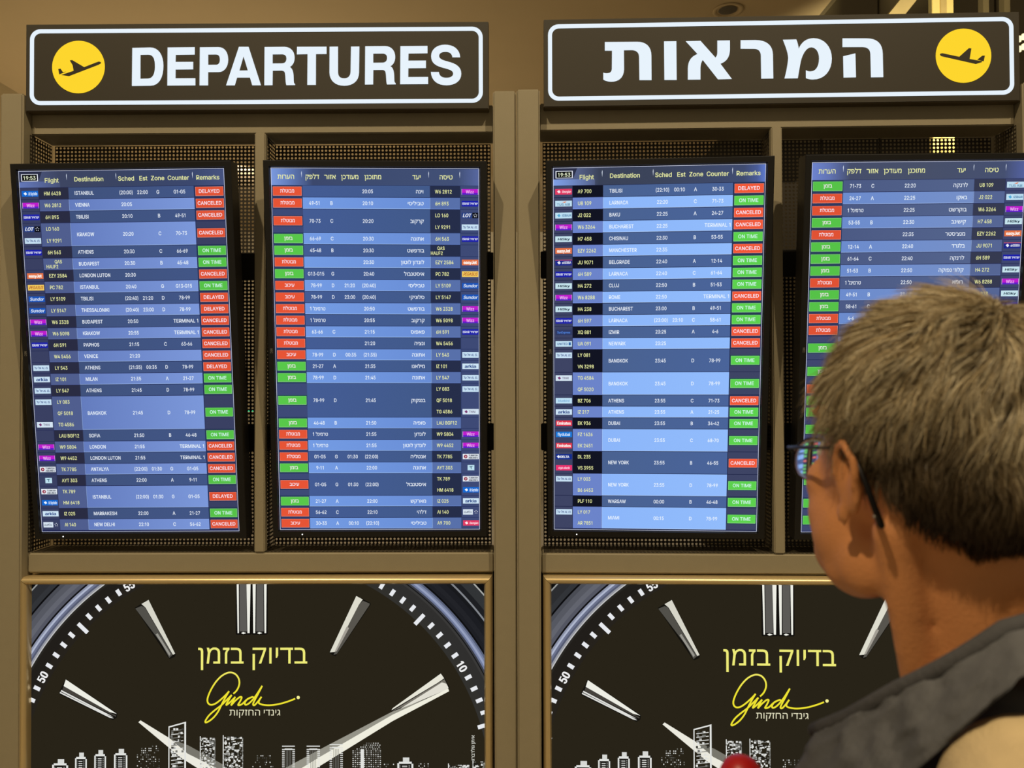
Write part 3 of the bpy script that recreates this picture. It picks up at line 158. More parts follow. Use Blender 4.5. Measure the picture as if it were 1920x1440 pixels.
SH = json.loads(r'''{"signL":[[[-3628,9934,-3113,9944,-3028,9934,-2953,9905,-2888,9859,-2834,9797,-2791,9720,-2760,9629,-2740,9527,-2733,9413,-2739,9297,-2755,9189,-2782,9092,-2822,9007,-2874,8937,-2939,8885,-3017,8852,-3109,8841,-3637,8836],[-3395,9734,-3395,9041,-3176,9045,-3125,9053,-3083,9072,-3048,9103,-3020,9145,-2999,9196,-2985,9256,-2976,9325,-2974,9401,-2977,9480,-2985,9548,-3000,9606,-3022,9653,-3050,9690,-3085,9717,-3128,9733,-3178,9738]],[[-2611,9941,-1832,9945,-1832,9733,-2378,9728,-2383,9522,-1876,9521,-1876,9307,-2382,9305,-2384,9048,-1812,9047,-1811,8844,-2616,8843]],[[-1682,9941,-1146,9943,-1081,9934,-1025,9913,-977,9880,-938,9836,-908,9783,-886,9722,-873,9654,-868,9579,-874,9501,-889,9432,-914,9371,-947,9320,-988,9278,-1035,9248,-1087,9230,-1145,9224,-1445,9223,-1445,8842,-1690,8843],[-1444,9731,-1443,9432,-1211,9433,-1184,9437,-1161,9446,-1143,9459,-1129,9477,-1118,9498,-1111,9522,-1107,9550,-1106,9580,-1107,9612,-1112,9641,-1119,9666,-1131,9688,-1147,9706,-1167,9719,-1193,9728,-1225,9732]],[[-558,9948,-281,9946,76,8836,-174,8837,-240,9060,-612,9062,-677,8838,-925,8839],[-426,9677,-546,9262,-301,9264]],[[180,9938,752,9940,822,9931,881,9911,931,9881,972,9842,1003,9795,1025,9743,1038,9688,1042,9629,1039,9577,1031,9531,1018,9489,1000,9454,980,9423,956,9397,930,9376,903,9360,933,9339,957,9313,976,9282,990,9245,1000,9203,1008,9156,1012,9104,1014,9047,1015,9003,1016,8967,1019,8938,1022,8916,1027,8899,1034,8886,1044,8876,1056,8867,1056,8836,806,8835,797,8865,792,8903,787,8946,784,8994,781,9043,778,9092,773,9139,766,9181,760,9201,751,9217,740,9230,727,9240,711,9247,692,9252,671,9255,648,9256,413,9254,408,8837,174,8835],[410,9725,410,9461,674,9462,706,9465,734,9472,757,9483,775,9498,790,9517,800,9541,806,9568,808,9598,806,9628,800,9654,790,9676,775,9694,757,9708,733,9718,706,9724,674,9726]],[[1113,9938,1961,9936,1961,9727,1656,9726,1653,8838,1408,8839,1416,9727,1108,9721]],[[2048,9935,2290,9936,2290,9212,2293,9166,2301,9126,2315,9094,2335,9067,2360,9047,2391,9032,2427,9024,2469,9021,2511,9024,2547,9033,2577,9049,2602,9070,2622,9098,2637,9130,2646,9168,2651,9210,2664,9934,2904,9935,2893,9182,2883,9098,2859,9023,2822,8959,2772,8906,2711,8864,2640,8834,2559,8815,2469,8809,2375,8817,2292,8837,2220,8870,2159,8914,2111,8969,2076,9033,2053,9106,2045,9187]],[[3072,9942,3643,9944,3712,9935,3772,9915,3821,9885,3862,9846,3893,9800,3915,9748,3928,9692,3932,9633,3929,9581,3921,9535,3907,9494,3890,9458,3869,9427,3845,9401,3820,9381,3792,9364,3822,9344,3846,9318,3865,9286,3879,9250,3889,9208,3897,9161,3901,9109,3903,9052,3904,9007,3905,8971,3907,8943,3911,8921,3916,8904,3923,8891,3932,8881,3944,8872,3944,8841,3695,8839,3686,8870,3680,8908,3676,8951,3673,8999,3670,9048,3667,9097,3662,9143,3655,9186,3649,9206,3641,9222,3630,9235,3616,9245,3600,9252,3582,9257,3561,9259,3537,9260,3303,9259,3298,8842,3063,8840],[3301,9729,3301,9465,3564,9466,3596,9469,3624,9476,3647,9487,3665,9503,3680,9522,3690,9545,3696,9572,3698,9603,3696,9633,3690,9658,3680,9680,3666,9698,3647,9712,3624,9722,3596,9728,3564,9730]],[[4082,9939,4858,9942,4858,9731,4314,9726,4308,9520,4813,9520,4812,9306,4308,9303,4305,9047,4875,9047,4875,8843,4073,8843]],[[5796,9609,5573,9610,5565,9649,5551,9682,5533,9710,5509,9732,5482,9749,5451,9760,5417,9768,5381,9770,5337,9768,5299,9762,5267,9752,5240,9739,5219,9722,5204,9703,5195,9681,5192,9658,5196,9625,5209,9598,5230,9574,5259,9553,5296,9535,5341,9518,5394,9501,5454,9484,5530,9462,5601,9435,5664,9404,5719,9366,5764,9321,5798,9269,5819,9208,5826,9139,5818,9064,5795,8998,5757,8941,5707,8893,5645,8855,5572,8828,5490,8811,5400,8806,5306,8813,5221,8832,5147,8864,5083,8907,5032,8962,4992,9028,4966,9104,4954,9191,5185,9188,5192,9148,5205,9115,5223,9086,5247,9062,5276,9044,5311,9031,5351,9023,5395,9020,5439,9022,5478,9027,5512,9037,5540,9050,5563,9067,5579,9087,5589,9111,5593,9138,5588,9170,5574,9198,5552,9220,5522,9240,5483,9257,5437,9273,5383,9289,5322,9306,5247,9328,5177,9353,5116,9382,5064,9418,5021,9460,4989,9511,4970,9573,4963,9646,4970,9717,4992,9781,5027,9837,5074,9884,5133,9923,5201,9951,5278,9968,5363,9974,5453,9967,5534,9948,5606,9918,5668,9877,5719,9825,5758,9763,5784,9691,5796,9609]]],"signR":[[[-4875,9959,-3955,9951,-3866,9943,-3787,9921,-3719,9888,-3662,9842,-3617,9784,-3585,9715,-3565,9636,-3559,9546,-3558,8850,-3899,8855,-3907,9528,-3912,9569,-3922,9605,-3939,9636,-3962,9663,-3991,9684,-4026,9700,-4068,9711,-4116,9716,-4335,9715,-4333,9166,-4343,9078,-4367,9004,-4402,8944,-4447,8897,-4499,8862,-4558,8838,-4622,8824,-4690,8820,-4724,8822,-4758,8826,-4790,8831,-4821,8839,-4851,8848,-4878,8859,-4902,8872,-4922,8886,-4922,9082,-4903,9074,-4885,9069,-4868,9065,-4852,9064,-4837,9063,-4824,9063,-4812,9063,-4803,9064,-4775,9067,-4751,9073,-4730,9082,-4713,9096,-4699,9113,-4689,9135,-4683,9162,-4679,9194,-4672,9708,-4876,9712]],[[-3199,9950,-2852,9949,-2849,8844,-3194,8849]],[[-2586,9945,-2171,9948,-1755,9465,-1740,9481,-1729,9497,-1719,9514,-1712,9534,-1706,9554,-1702,9578,-1700,9603,-1699,9632,-1697,9949,-1344,9948,-1346,9672,-1354,9599,-1368,9534,-1390,9477,-1419,9426,-1456,9383,-1500,9345,-1554,9313,-1615,9286,-1299,8850,-1686,8844,-2111,9404,-2125,9380,-2138,9354,-2149,9328,-2159,9299,-2166,9268,-2172,9235,-2176,9197,-2178,9156,-2180,8846,-2533,8847,-2531,9162,-2525,9243,-2511,9314,-2489,9375,-2458,9429,-2420,9475,-2374,9514,-2319,9547,-2257,9576]],[[-1043,9948,-635,9946,-520,9937,-421,9915,-337,9879,-268,9831,-214,9771,-175,9699,-151,9616,-142,9521,-136,8846,-473,8847,-479,9505,-484,9551,-495,9591,-511,9624,-533,9652,-561,9673,-595,9688,-635,9697,-681,9700,-1045,9708]],[[142,9942,514,9947,525,9919,536,9889,546,9856,555,9822,563,9787,571,9751,577,9713,581,9676,610,9743,647,9802,690,9853,740,9896,797,9930,858,9954,925,9968,996,9973,1105,9960,1204,9925,1290,9872,1363,9801,1422,9716,1466,9616,1492,9506,1501,9386,1490,9259,1461,9144,1415,9043,1353,8958,1276,8889,1185,8839,1081,8810,964,8802,940,8803,916,8805,892,8808,868,8813,844,8819,821,8826,798,8834,776,8844,776,9065,791,9056,806,9048,822,9042,838,9037,855,9034,873,9032,892,9031,912,9032,963,9039,1008,9058,1047,9088,1080,9130,1107,9181,1128,9242,1141,9312,1147,9391,1144,9462,1132,9525,1113,9580,1088,9627,1056,9664,1018,9692,976,9710,929,9717,874,9705,825,9676,781,9633,741,9580,708,9520,679,9457,656,9393,639,9332,625,9266,612,9201,600,9136,589,9073,578,9011,568,8951,558,8895,548,8841,177,8842,196,8913,214,8987,231,9062,246,9138,260,9213,271,9287,280,9358,286,9426,279,9493,268,9559,252,9625,233,9690,211,9755,188,9819,165,9881,142,9942]],[[1805,9955,2469,9944,2575,9935,2666,9913,2743,9876,2806,9826,2855,9763,2889,9686,2910,9597,2918,9496,2926,8839,2587,8840,2577,9501,2572,9548,2561,9588,2543,9622,2519,9650,2488,9671,2451,9688,2408,9698,2358,9703,1802,9710],[1819,9447,2158,9523,2168,8846,1825,8844]]],"planeL":[[-5671,9161,-5313,9279,-5343,9441,-5425,9579,-5357,9591,-5010,9384,-4660,9519,-4584,9544,-4524,9522,-4532,9488,-4596,9450,-5449,9125],[-5757,9332,-5693,9345,-5620,9238,-5530,9254,-5727,9178]],"planeR":[[4494,9451,4510,9476,4560,9488,4621,9474,5028,9380,5296,9619,5366,9609,5313,9313,5659,9245,5646,9216,5483,9168,4599,9387,4526,9409],[5521,9289,5661,9400,5734,9403,5700,9240]],"P":[[3,[20,18,14],[-5803,-8590,-5607,-8190,-4108,-9176,-4126,-9302,-4238,-9369,-5762,-8642]],[4,[238,238,228],[-5600,-8208,-4127,-9191,-4332,-9139,-5662,-8397]],[4,[70,66,60],[-5662,-8405,-4332,-9147,-4145,-9239,-4152,-9276,-5699,-8508]],[4,[225,225,220],[-5725,-8508,-4332,-9221,-4227,-9276,-4482,-9184,-5748,-8545]],[4,[225,225,220],[-5766,-8560,-4276,-9280,-4212,-9324,-4332,-9302,-5774,-8597]],[3,[20,18,14],[-3621,-6161,-3222,-5913,-2432,-7480,-2462,-7562,-2608,-7629,-2664,-7562]],[4,[215,213,200],[-3427,-6050,-3222,-5931,-2451,-7473,-2515,-7503,-3315,-6143]],[4,[82,80,74],[-3602,-6180,-3427,-6106,-3333,-6143,-2526,-7510,-2619,-7591,-2844,-7183]],[4,[150,148,140],[-2957,-6886,-2582,-7480,-2619,-7536,-3013,-6923]],[3,[20,18,14],[2760,-5810,3170,-6033,3170,-6085,2171,-7550,2089,-7528,1985,-7446]],[4,[222,220,205],[2760,-5828,2946,-5929,2835,-6077,2134,-7428,2000,-7439]],[4,[88,85,78],[2954,-5966,3147,-6048,3133,-6096,2201,-7484,2108,-7513,2156,-7409,2835,-6077]],[4,[165,160,150],[2481,-6706,2555,-6743,2194,-7409,2134,-7428]],[3,[20,18,14],[5183,-8026,5298,-8170,5443,-8448,5379,-8529,3799,-9134,3736,-9104]],[4,[232,230,215],[5183,-8048,5280,-8182,5083,-8318,3770,-9093,3800,-9037]],[4,[120,116,106],[5287,-8207,5398,-8429,5063,-8595,3799,-9111,5082,-8337]],[4,[225,222,210],[5213,-8300,5343,-8337,5405,-8455,5361,-8499,3948,-9093]],[3,[18,16,13],[-710,-5251,-249,-5252,-247,-6901,-277,-6931,-692,-6931,-707,-6900]],[4,[238,238,228],[-687,-5251,-625,-5251,-615,-6885,-654,-6885]],[4,[238,238,228],[-403,-5251,-280,-5252,-308,-6885,-370,-6885]],[4,[92,90,86],[-602,-5251,-403,-5251,-385,-6840,-592,-6839]],[5,[238,238,228],[-554,-6885,-492,-6855,-400,-6885,-492,-6916]],[3,[18,16,13],[-249,-5252,212,-5252,214,-6901,183,-6932,-231,-6931,-247,-6901]],[4,[238,238,228],[-226,-5252,-134,-5252,-147,-6886,-201,-6886]],[4,[238,238,228],[104,-5252,181,-5252,168,-6886,122,-6886]],[4,[92,90,86],[-111,-5252,89,-5252,99,-6840,-116,-6840]],[5,[238,238,228],[-93,-6886,-32,-6855,60,-6886,-32,-6916]],[6,[120,118,108],[-2604,-9885,-2051,-10098,-885,-10736,494,-11495,494,-11799,-1069,-10827,-2082,-10326]],[7,[236,234,222],[-3503,-9428,-3442,-9375,-2604,-9885,-2082,-10326,-1069,-10827,494,-11799,494,-12102,-1068,-11192,-2265,-10447]],[6,[150,148,136],[5359,-8551,3799,-9127,1717,-10205,493,-10858,494,-11192,1717,-10418,3798,-9310]],[7,[240,238,222],[5398,-8475,5420,-8551,3798,-9401,1717,-10676,494,-11435,494,-11161,1717,-10418,3799,-9218]]],"LG":[[[-760,-8608,-677,-8525,-614,-8402,-597,-8278,-631,-8154,-720,-8050,-844,-8008,-969,-8030,-1121,-8118,-1273,-8277,-1397,-8470,-1480,-8648,-1516,-8786,-1494,-8882,-1424,-8929,-1313,-8910,-1175,-8819,-1009,-8671,-899,-8553],8],[[-899,-8553,-990,-8704,-1092,-8896,-1202,-9116,-1321,-9275,-1451,-9385,-1559,-9434,-1565,-9377,-1465,-9231,-1313,-9094,-1120,-8946,-968,-8800,-824,-8657],8],[[-824,-8657,-907,-8800,-973,-8932,-884,-8874,-719,-8712],8],[[-719,-8712,-760,-8786,-829,-8937,-718,-8819,-586,-8712,-530,-8721,-574,-8828,-630,-8935,-524,-8913,-386,-8787,-234,-8710,-187,-8726],8],[[-234,-8710,-359,-8765,-436,-8864,-414,-8929,-303,-8875,-137,-8691,56,-8397],8],[[56,-8397,-68,-8636,-198,-8891,-159,-8938,-54,-8828,34,-8710,-32,-8820,-21,-8891,112,-8933,306,-8941,555,-8905,804,-8834,997,-8760],8]],"LD":[1094,-8724],"SK":[[-5980,-5519,-10599,0],[-5320,-4982,-10416,0],[-4767,-4429,-10340,0],[-4199,-3815,-10310,0],[-3540,-2910,-10128,1],[-2636,-2129,-9550,2],[-1730,-1285,-9870,3],[-1071,-488,-9840,3],[-273,370,-10402,1],[630,998,-10099,4],[1335,1717,-10099,4],[1993,2375,-10053,4],[2651,3431,-10038,5],[3476,3858,-10646,1],[3935,4393,-10555,0],[4439,4958,-10631,1],[5386,5996,-10646,3],[6088,6424,-10555,3]]}''')
FONT['I'] = [92, [[30, 0, 30, 254, 62, 254, 62, 0]]]; FONT['1'] = [205, [[128, 254, 128, 0, 96, 0, 95, 214, 43, 179, 43, 213, 92, 254]]]
FONT['-'] = [135, [[115, 122, 115, 92, 20, 92, 20, 122]]]; FONT['l'] = [85, [[27, 0, 27, 254, 58, 254, 58, 0]]]
FONT['N'][1] = [[30, 0, 30, 254, 66, 254, 190, 62, 190, 254, 222, 254, 222, 0, 186, 0, 62, 192, 62, 0]]; FONT['Y'][1] = [[102, 0, 102, 98, 12, 254, 50, 254, 118, 131, 186, 254, 224, 254, 134, 98, 134, 0]]
FONT['N'][0] = 252
FONT['A'][1] = [[8, 0, 101, 254, 138, 254, 231, 0, 196, 0, 119.5, 212, 43, 0], [55, 71, 55, 99, 185, 99, 185, 71]]
FONT['V'][1] = [[102, 0, 8, 254, 43, 254, 120.5, 38, 197, 254, 231, 254, 139, 0]]
FONT['M'][1] = [[30, 0, 30, 254, 74, 254, 157, 50, 240, 254, 284, 254, 284, 0, 252, 0, 252, 200, 172, 0, 142, 0, 62, 200, 62, 0]]
FONT['X'][1] = [[9, 0, 98, 130, 15, 254, 52, 254, 119, 152, 187, 254, 223, 254, 140, 130, 228, 0, 191, 0, 119, 107, 46, 0]]
FONT['W'][1] = [[80, 0, 12, 254, 46, 254, 98, 60, 154, 254, 189, 254, 245, 60, 297, 254, 331, 254, 263, 0, 228, 0, 171.5, 190, 115, 0]]
FONT['v'][1] = [[81, 0, 9, 190, 42, 190, 98, 34, 152, 190, 186, 190, 113, 0]]
FONT['w'][1] = [[69, 0, 11, 190, 44, 190, 85, 45, 126, 190, 158, 190, 199, 45, 240, 190, 272, 190, 215, 0, 184, 0, 142, 146, 99, 0]]
FONT['x'][1] = [[10, 0, 78, 97, 14, 190, 50, 190, 96, 122, 141, 190, 176, 190, 113, 97, 179, 0, 143, 0, 96, 70, 46, 0]]
FONT['y'][1] = [[24, -69, 31, -43, 52, -44, 65, -37, 81, -1, 9, 190, 42, 190, 98, 34, 153, 190, 186, 190, 96, -43, 80, -62, 70, -68, 46, -73]]
FONT['z'][1] = [[16, 0, 16, 25, 118, 162, 20, 162, 20, 190, 160, 190, 160, 165, 58, 28, 164, 28, 164, 0]]
FONT['Z'][1] = [[21, 0, 21, 27, 150, 226, 24, 226, 24, 254, 196, 254, 196, 228, 66, 28, 198, 28, 198, 0]]
def fatten(loops, d):
    out = []
    for i, l in enumerate(loops):
        hole = any(j != i and all(inside(q, o) for q in l) for j, o in enumerate(loops))
        ar = sum(l[k - 1][0] * l[k][1] - l[k][0] * l[k - 1][1] for k in range(len(l))); sg = (1 if ar > 0 else -1) * (-1 if hole else 1); r = []
        for k in range(len(l)):
            a, b, c = Vector(l[k - 1]), Vector(l[k]), Vector(l[(k + 1) % len(l)]); e1, e2 = (b - a).normalized(), (c - b).normalized()
            n1, n2 = Vector((e1.y, -e1.x)), Vector((e2.y, -e2.x)); m_ = n1 + n2; q = m_ / max(.45, m_.length_squared / 2) if m_.length > .1 else n1
            r.append(tuple(b + q * d * sg))
        out.append(r)
    return out
GL = {k: (v[0], [(p, t) for p, t, _ in groups(fatten([pairs(l, 1) for l in v[1]], 5 if k < 'z' else 4))]) for k, v in FONT.items()}
GT = {k: (v[0], [(p, t) for p, t, _ in groups([pairs(l, 1) for l in v[1]])]) for k, v in FONT.items()}
HEB = set('אבגדהוזחטיכלמנסעפצקרשתךםןףץ')
def visual(s):
    if not any(c in HEB for c in s): return s
    out = []
    for w_ in s.split(' '):
        out.insert(0, w_[::-1] if any(c in HEB for c in w_) else w_)
    return ' '.join(out)
def twidth(s, k): return sum((GL[c][0] if c in GL else 95) for c in s) * k
def text(mb, s, x, z, cap, align=0, y=0, col=(255, 255, 255), cond=.86, width=None, ang=0, slant=0, bold=0, G=None):
    """align 0 left, .5 centre, 1 right; cap = capital height in metres; z = baseline"""
    s = visual(s); k = cap / 254; heb = any(c in HEB for c in s); cx = k * (1 if heb else cond)
    if width: cx = width / max(1, twidth(s, 1))
    W_ = twidth(s, cx); px = -W_ * align; ca, sa = math.cos(ang), math.sin(ang)
    for c in s:
        if c in GL:
            for pts, tri in (G or GL)[c][1]:
                for ox in ((0,) if not bold else (-bold, bold)):
                    q = [(px + ox + a * cx + slant * b * k, b * k) for a, b in pts]
                    mb.tris([(x + a * ca - b * sa, y - ox * .01, z + a * sa + b * ca) for a, b in q], tri, col)
            px += GL[c][0] * cx
        else: px += 95 * cx

# ------------------------------------------------------------------ setting
def struct(o): o['kind'] = 'structure'; return o
struct(box('floor', (-4.3, 9, -5, 12.2, -.1, 0), M['floor']))
struct(box('ceiling', (-4.3, 2.045, 2.35, 12.2, 4.12, 4.3), M['ceiling']))
struct(box('wall_left', (-4.3, -4.1, 2.35, 12.2, 0, 4.12), M['wall']))
struct(box('wall_back', (-4.1, 2.045, 12, 12.2, 0, 4.12), M['wall']))
dwb = struct(box('wall_right', (2.045, 9, 8.2, 8.4, 0, 8.5), M['darkwall']))
for i in range(11):
    x = 2.35 + i * .62; box('panel', (x - .3, x + .3, 8.16, 8.2, .02, 8.48), M['darkwall2'], dwb, .006)
struct(box('ceiling_upper', (2.075, 9, 2.35, 8.4, 8.5, 8.7), M['darkwall']))
struct(box('trim_1', (2.045, 2.075, 2.35, 12.2, 4.12, 4.9), M['darkwall2']))
# lit column and slanting timber brace high in the void on the right
col = empty('column_1', Matrix.Translation((3.425, 6.1, 0))); struct(col)
box('shaft', (-.085, .085, 0, .06, 0, 8.5), M['cream'], col, .004); box('groove_strip', (-.026, .026, -.012, .01, 0, 8.5), M['wood'], col, .003)
lamp('column_fill', 'SPOT', (3.3, 5.2, 2.6), 520, (1, .82, .42), .05, (3.4, 6.1, 4.7), 50)  # unseen spot added to make the column bright
lamp('brace_fill', 'SPOT', (3.0, 4.3, 3.3), 110, (1, .85, .5), .05, (2.6, 5.15, 4.2), 60)  # another added spot, only to brighten the brace
br = bpy.data.meshes.new('brace'); a, b = Vector((2.34, 5.1, 3.86)), Vector((3.82, 5.4, 5.65)); d = (b - a).normalized(); s_ = d.cross(Vector((0, 1, 0))).normalized() * .043; t_ = Vector((0, .05, 0))
br.from_pydata([tuple(q + e * s_ + f * t_) for q in (a, b) for e, f in ((-1, -1), (1, -1), (1, 1), (-1, 1))], [], [(0, 1, 5, 4), (1, 2, 6, 5), (2, 3, 7, 6), (3, 0, 4, 7), (0, 3, 2, 1), (4, 5, 6, 7)])
br.materials.append(M['wood']); bo = link('trim_2', br); struct(bo)
for i, x in enumerate((4.02, 4.2)):
    struct(box('trim_%d' % (3 + i), (x, x + .05, 6.55, 6.62, 0, 8.5), M['darkwall2']))
# small lit lattice window far right
wl = empty('window_1', Matrix.Translation((4.53, 6.9, 4.76))); struct(wl)
for i in range(3):
    for j in range(2): box('pane', (i * .06, i * .06 + .045, 0, .02, -.09 * j + .02 * i, -.09 * j + .05 + .02 * i), M['lampface'], wl)
def downlight(loc, label):
    e = empty('recessed_downlight', Matrix.Translation(loc)); tag(e, label, 'ceiling light')
    bm = bmesh.new(); n = 32; prof = ((.098, 0), (.098, -.006), (.082, -.008), (.074, 0), (.06, .05), (.0, .052))
    rings = [[bm.verts.new((r * math.cos(2 * math.pi * i / n), r * math.sin(2 * math.pi * i / n), z)) for i in range(n)] for r, z in prof[:-1]]
    for p, q in zip(rings, rings[1:]):
        for i in range(n): bm.faces.new((p[i], p[(i + 1) % n], q[(i + 1) % n], q[i]))
    bm_obj('trim_ring', bm, M['ceiling'], e, smooth=True)
    bm = bmesh.new(); bmesh.ops.create_circle(bm, cap_ends=True, segments=24, radius=.06)
    for v in bm.verts: v.co.z = -.001
    bm_obj('diffuser', bm, M['steel'], e)
downlight((1.418, 5.03, 4.118), 'round recessed downlight in the ceiling above the sign with Hebrew letters')

# ------------------------------------------------------------------ perforated sheet (real holes)
def perf_mesh(w, h, pitch=.0113, r=.0036, n=8):
    nx, nz = int(w / pitch), int(h / pitch); sx, sz = w / nx, h / nz
    ring = [(r * math.cos(math.pi / 4 * k + math.pi / 8), r * math.sin(math.pi / 4 * k + math.pi / 8)) for k in range(8)]
    V = []; F = []; vid = {}
    def gv(i, j, hx, hz):      # corners and edge mids
        key = (2 * i + hx, 2 * j + hz)
        if key not in vid: vid[key] = len(V); V.append(((i + hx / 2) * sx, 0, (j + hz / 2) * sz))
        return vid[key]
    for i in range(nx):
        for j in range(nz):
            cx, cz = (i + .5) * sx, (j + .5) * sz; b = len(V); V += [(cx + a, 0, cz + c) for a, c in ring]
            c00, c10, c11, c01 = gv(i, j, 0, 0), gv(i + 1, j, 0, 0), gv(i + 1, j + 1, 0, 0), gv(i, j + 1, 0, 0)
            # ring k at 22.5+45k : 0 right-up,1 up-right,2 up-left,3 left-up,4 left-down,5 down-left,6 down-right,7 right-down
            F += [(b + 7, c10, c11, b + 0), (b + 0, c11, b + 1), (b + 1, c11, c01, b + 2), (b + 2, c01, b + 3), (b + 3, c01, c00, b + 4), (b + 4, c00, b + 5), (b + 5, c00, c10, b + 6), (b + 6, c10, b + 7)]
    me = bpy.data.meshes.new('perforated_panel'); me.from_pydata(V, [], F); me.materials.append(M['perf']); return me
PM_back = perf_mesh(.655, 1.21); PM_side = perf_mesh(.108, 1.21); PM_floor = perf_mesh(.655, .108)

# ------------------------------------------------------------------ steel frames
UL = pose((-.7252, 2.2, 1.62), (-.0062, -.0018, -.0007)); UR = pose((.753, 2.1612, 1.621), (-.0304, -.0062, .0003))
B = -1.62
def steel_frame(U, mx, label):
    e = empty('steel_frame', U @ Matrix.Translation((0, 0, B))); tag(e, label, 'frame', 'display frames')
    o = -B
    for s in (-1, 1):
        x0, x1 = sorted((s * .6731, s * .7388)); box('post', (x0, x1, 0, .06, 0, .862 + o), M['taupe'], e, .0045, seg=3)
    box('top_beam', (-.673, .673, .039, .14, .7547 + o, .835 + o), M['taupe'], e, .003)
    box('crossbar', (-.673, .673, .028, .14, -.5163 + o, -.4575 + o), M['taupe'], e, .005, seg=3)
    box('mullion', (mx - .0153, mx + .0153, .028, .052, -.4575 + o, .7547 + o), M['taupe'], e, .003)
    for x0 in (-.673, mx + .0):
        p = link('perforated_panel', PM_back, e); p.location = (x0 + .009, .14, -.457 + o)
        q = link('perforated_floor', PM_floor, e); q.location = (x0 + .009, .14, -.4565 + o); q.rotation_euler = (R_(-90), 0, 0); q.location.y = .032
        q.rotation_euler = (R_(90), 0, 0); q.location.y = .14
    for s, y0 in ((-1, .032), (1, .032)):
        p = link('perforated_side', PM_side, e); p.location = (s * .6725, y0, -.457 + o); p.rotation_euler = (0, 0, R_(90))
    p = link('perforated_side', PM_side, e); p.location = (mx + .012, .034, -.457 + o); p.rotation_euler = (0, 0, R_(90))
    p = link('perforated_side', PM_side, e); p.location = (mx - .012, .034, -.457 + o); p.rotation_euler = (0, 0, R_(90))
    for z0, z1 in ((.341, .421), (-.172, -.092)):
        box('mount_rail', (-.671, .671, .118, .135, z0 + o, z1 + o), M['rail'], e, .002)
    box('back_plate', (-.672, .672, .1, .14, .02, -.53 + o), M['rail'], e)
    for s in (-1, 1): box('foot_plate', (s * .706 - .036, s * .706 + .03, -.03, .12, 0, .012), M['taupe'], e, .002)
    return e
FL = steel_frame(UL, -.0023, 'taupe steel frame holding the sign reading DEPARTURES and two displays')
FR = steel_frame(UR, .001, 'taupe steel frame behind the person, holding the sign in Hebrew letters')

# ------------------------------------------------------------------ illuminated signs
def rrect(x0, x1, z0, z1, r, n=8):
    out = []
    for cx, cz, a0 in ((x1 - r, z1 - r, 0), (x0 + r, z1 - r, 90), (x0 + r, z0 + r, 180), (x1 - r, z0 + r, 270)):
        for k in range(n + 1): a = R_(a0 + 90 * k / n); out.append((cx + r * math.cos(a), cz + r * math.sin(a)))
    return out
def sign(U, cx, letters, disc, planes, label):
    e = empty('departures_sign', U @ Matrix.Translation((0, 0, .8118))); tag(e, label, 'sign', 'illuminated signs')
    o = -.8118; x0, x1 = cx - .6662, cx + .6662; z0, z1 = 0, 1.0642 + o
    box('housing', (x0, x1, .0092, .0385, z0, z1), M['signbox'], e, .0015)
    box('face_panel', (x0 + .0016, x1 - .0016, 0.0078, .010, z0 + .0022, z1 - .0016), M['signface'], e)
    bx0, bx1 = cx - .6535, cx + .6490; bz0, bz1 = .8298 + o, 1.0488 + o
    raised('border', [rrect(bx0, bx1, bz0, bz1, .03), rrect(bx0 + .0115, bx1 - .0115, bz0 + .0115, bz1 - .0115, .0195)], .0068, .001, M['lit'], e)
    for L in letters: raised('letter', [[(a, b + o) for a, b in pairs(l)] for l in L], .0068, .001, M['lit'], e)
    dx, dz, dr = disc; raised('disc', [[(dx + dr * math.cos(2 * math.pi * k / 64), dz + o + dr * math.sin(2 * math.pi * k / 64)) for k in range(64)]], .0068, .001, M['yellow'], e)
    for i, l in enumerate(planes): raised('aircraft_symbol' if i == 0 else 'tail_symbol', [[(a, b + o) for a, b in pairs(l)]], .0061, .0006, M['plane'], e)
    return e
sign(UL, -.0047, SH['signL'], (-.5180, .9392, .0758), SH['planeL'], 'brown backlit sign reading DEPARTURES beside a yellow aircraft disc')
sign(UR, .0045, SH['signR'], (.5150, .9412, .0764), SH['planeR'], 'brown backlit sign in Hebrew letters with a yellow aircraft disc at its end')

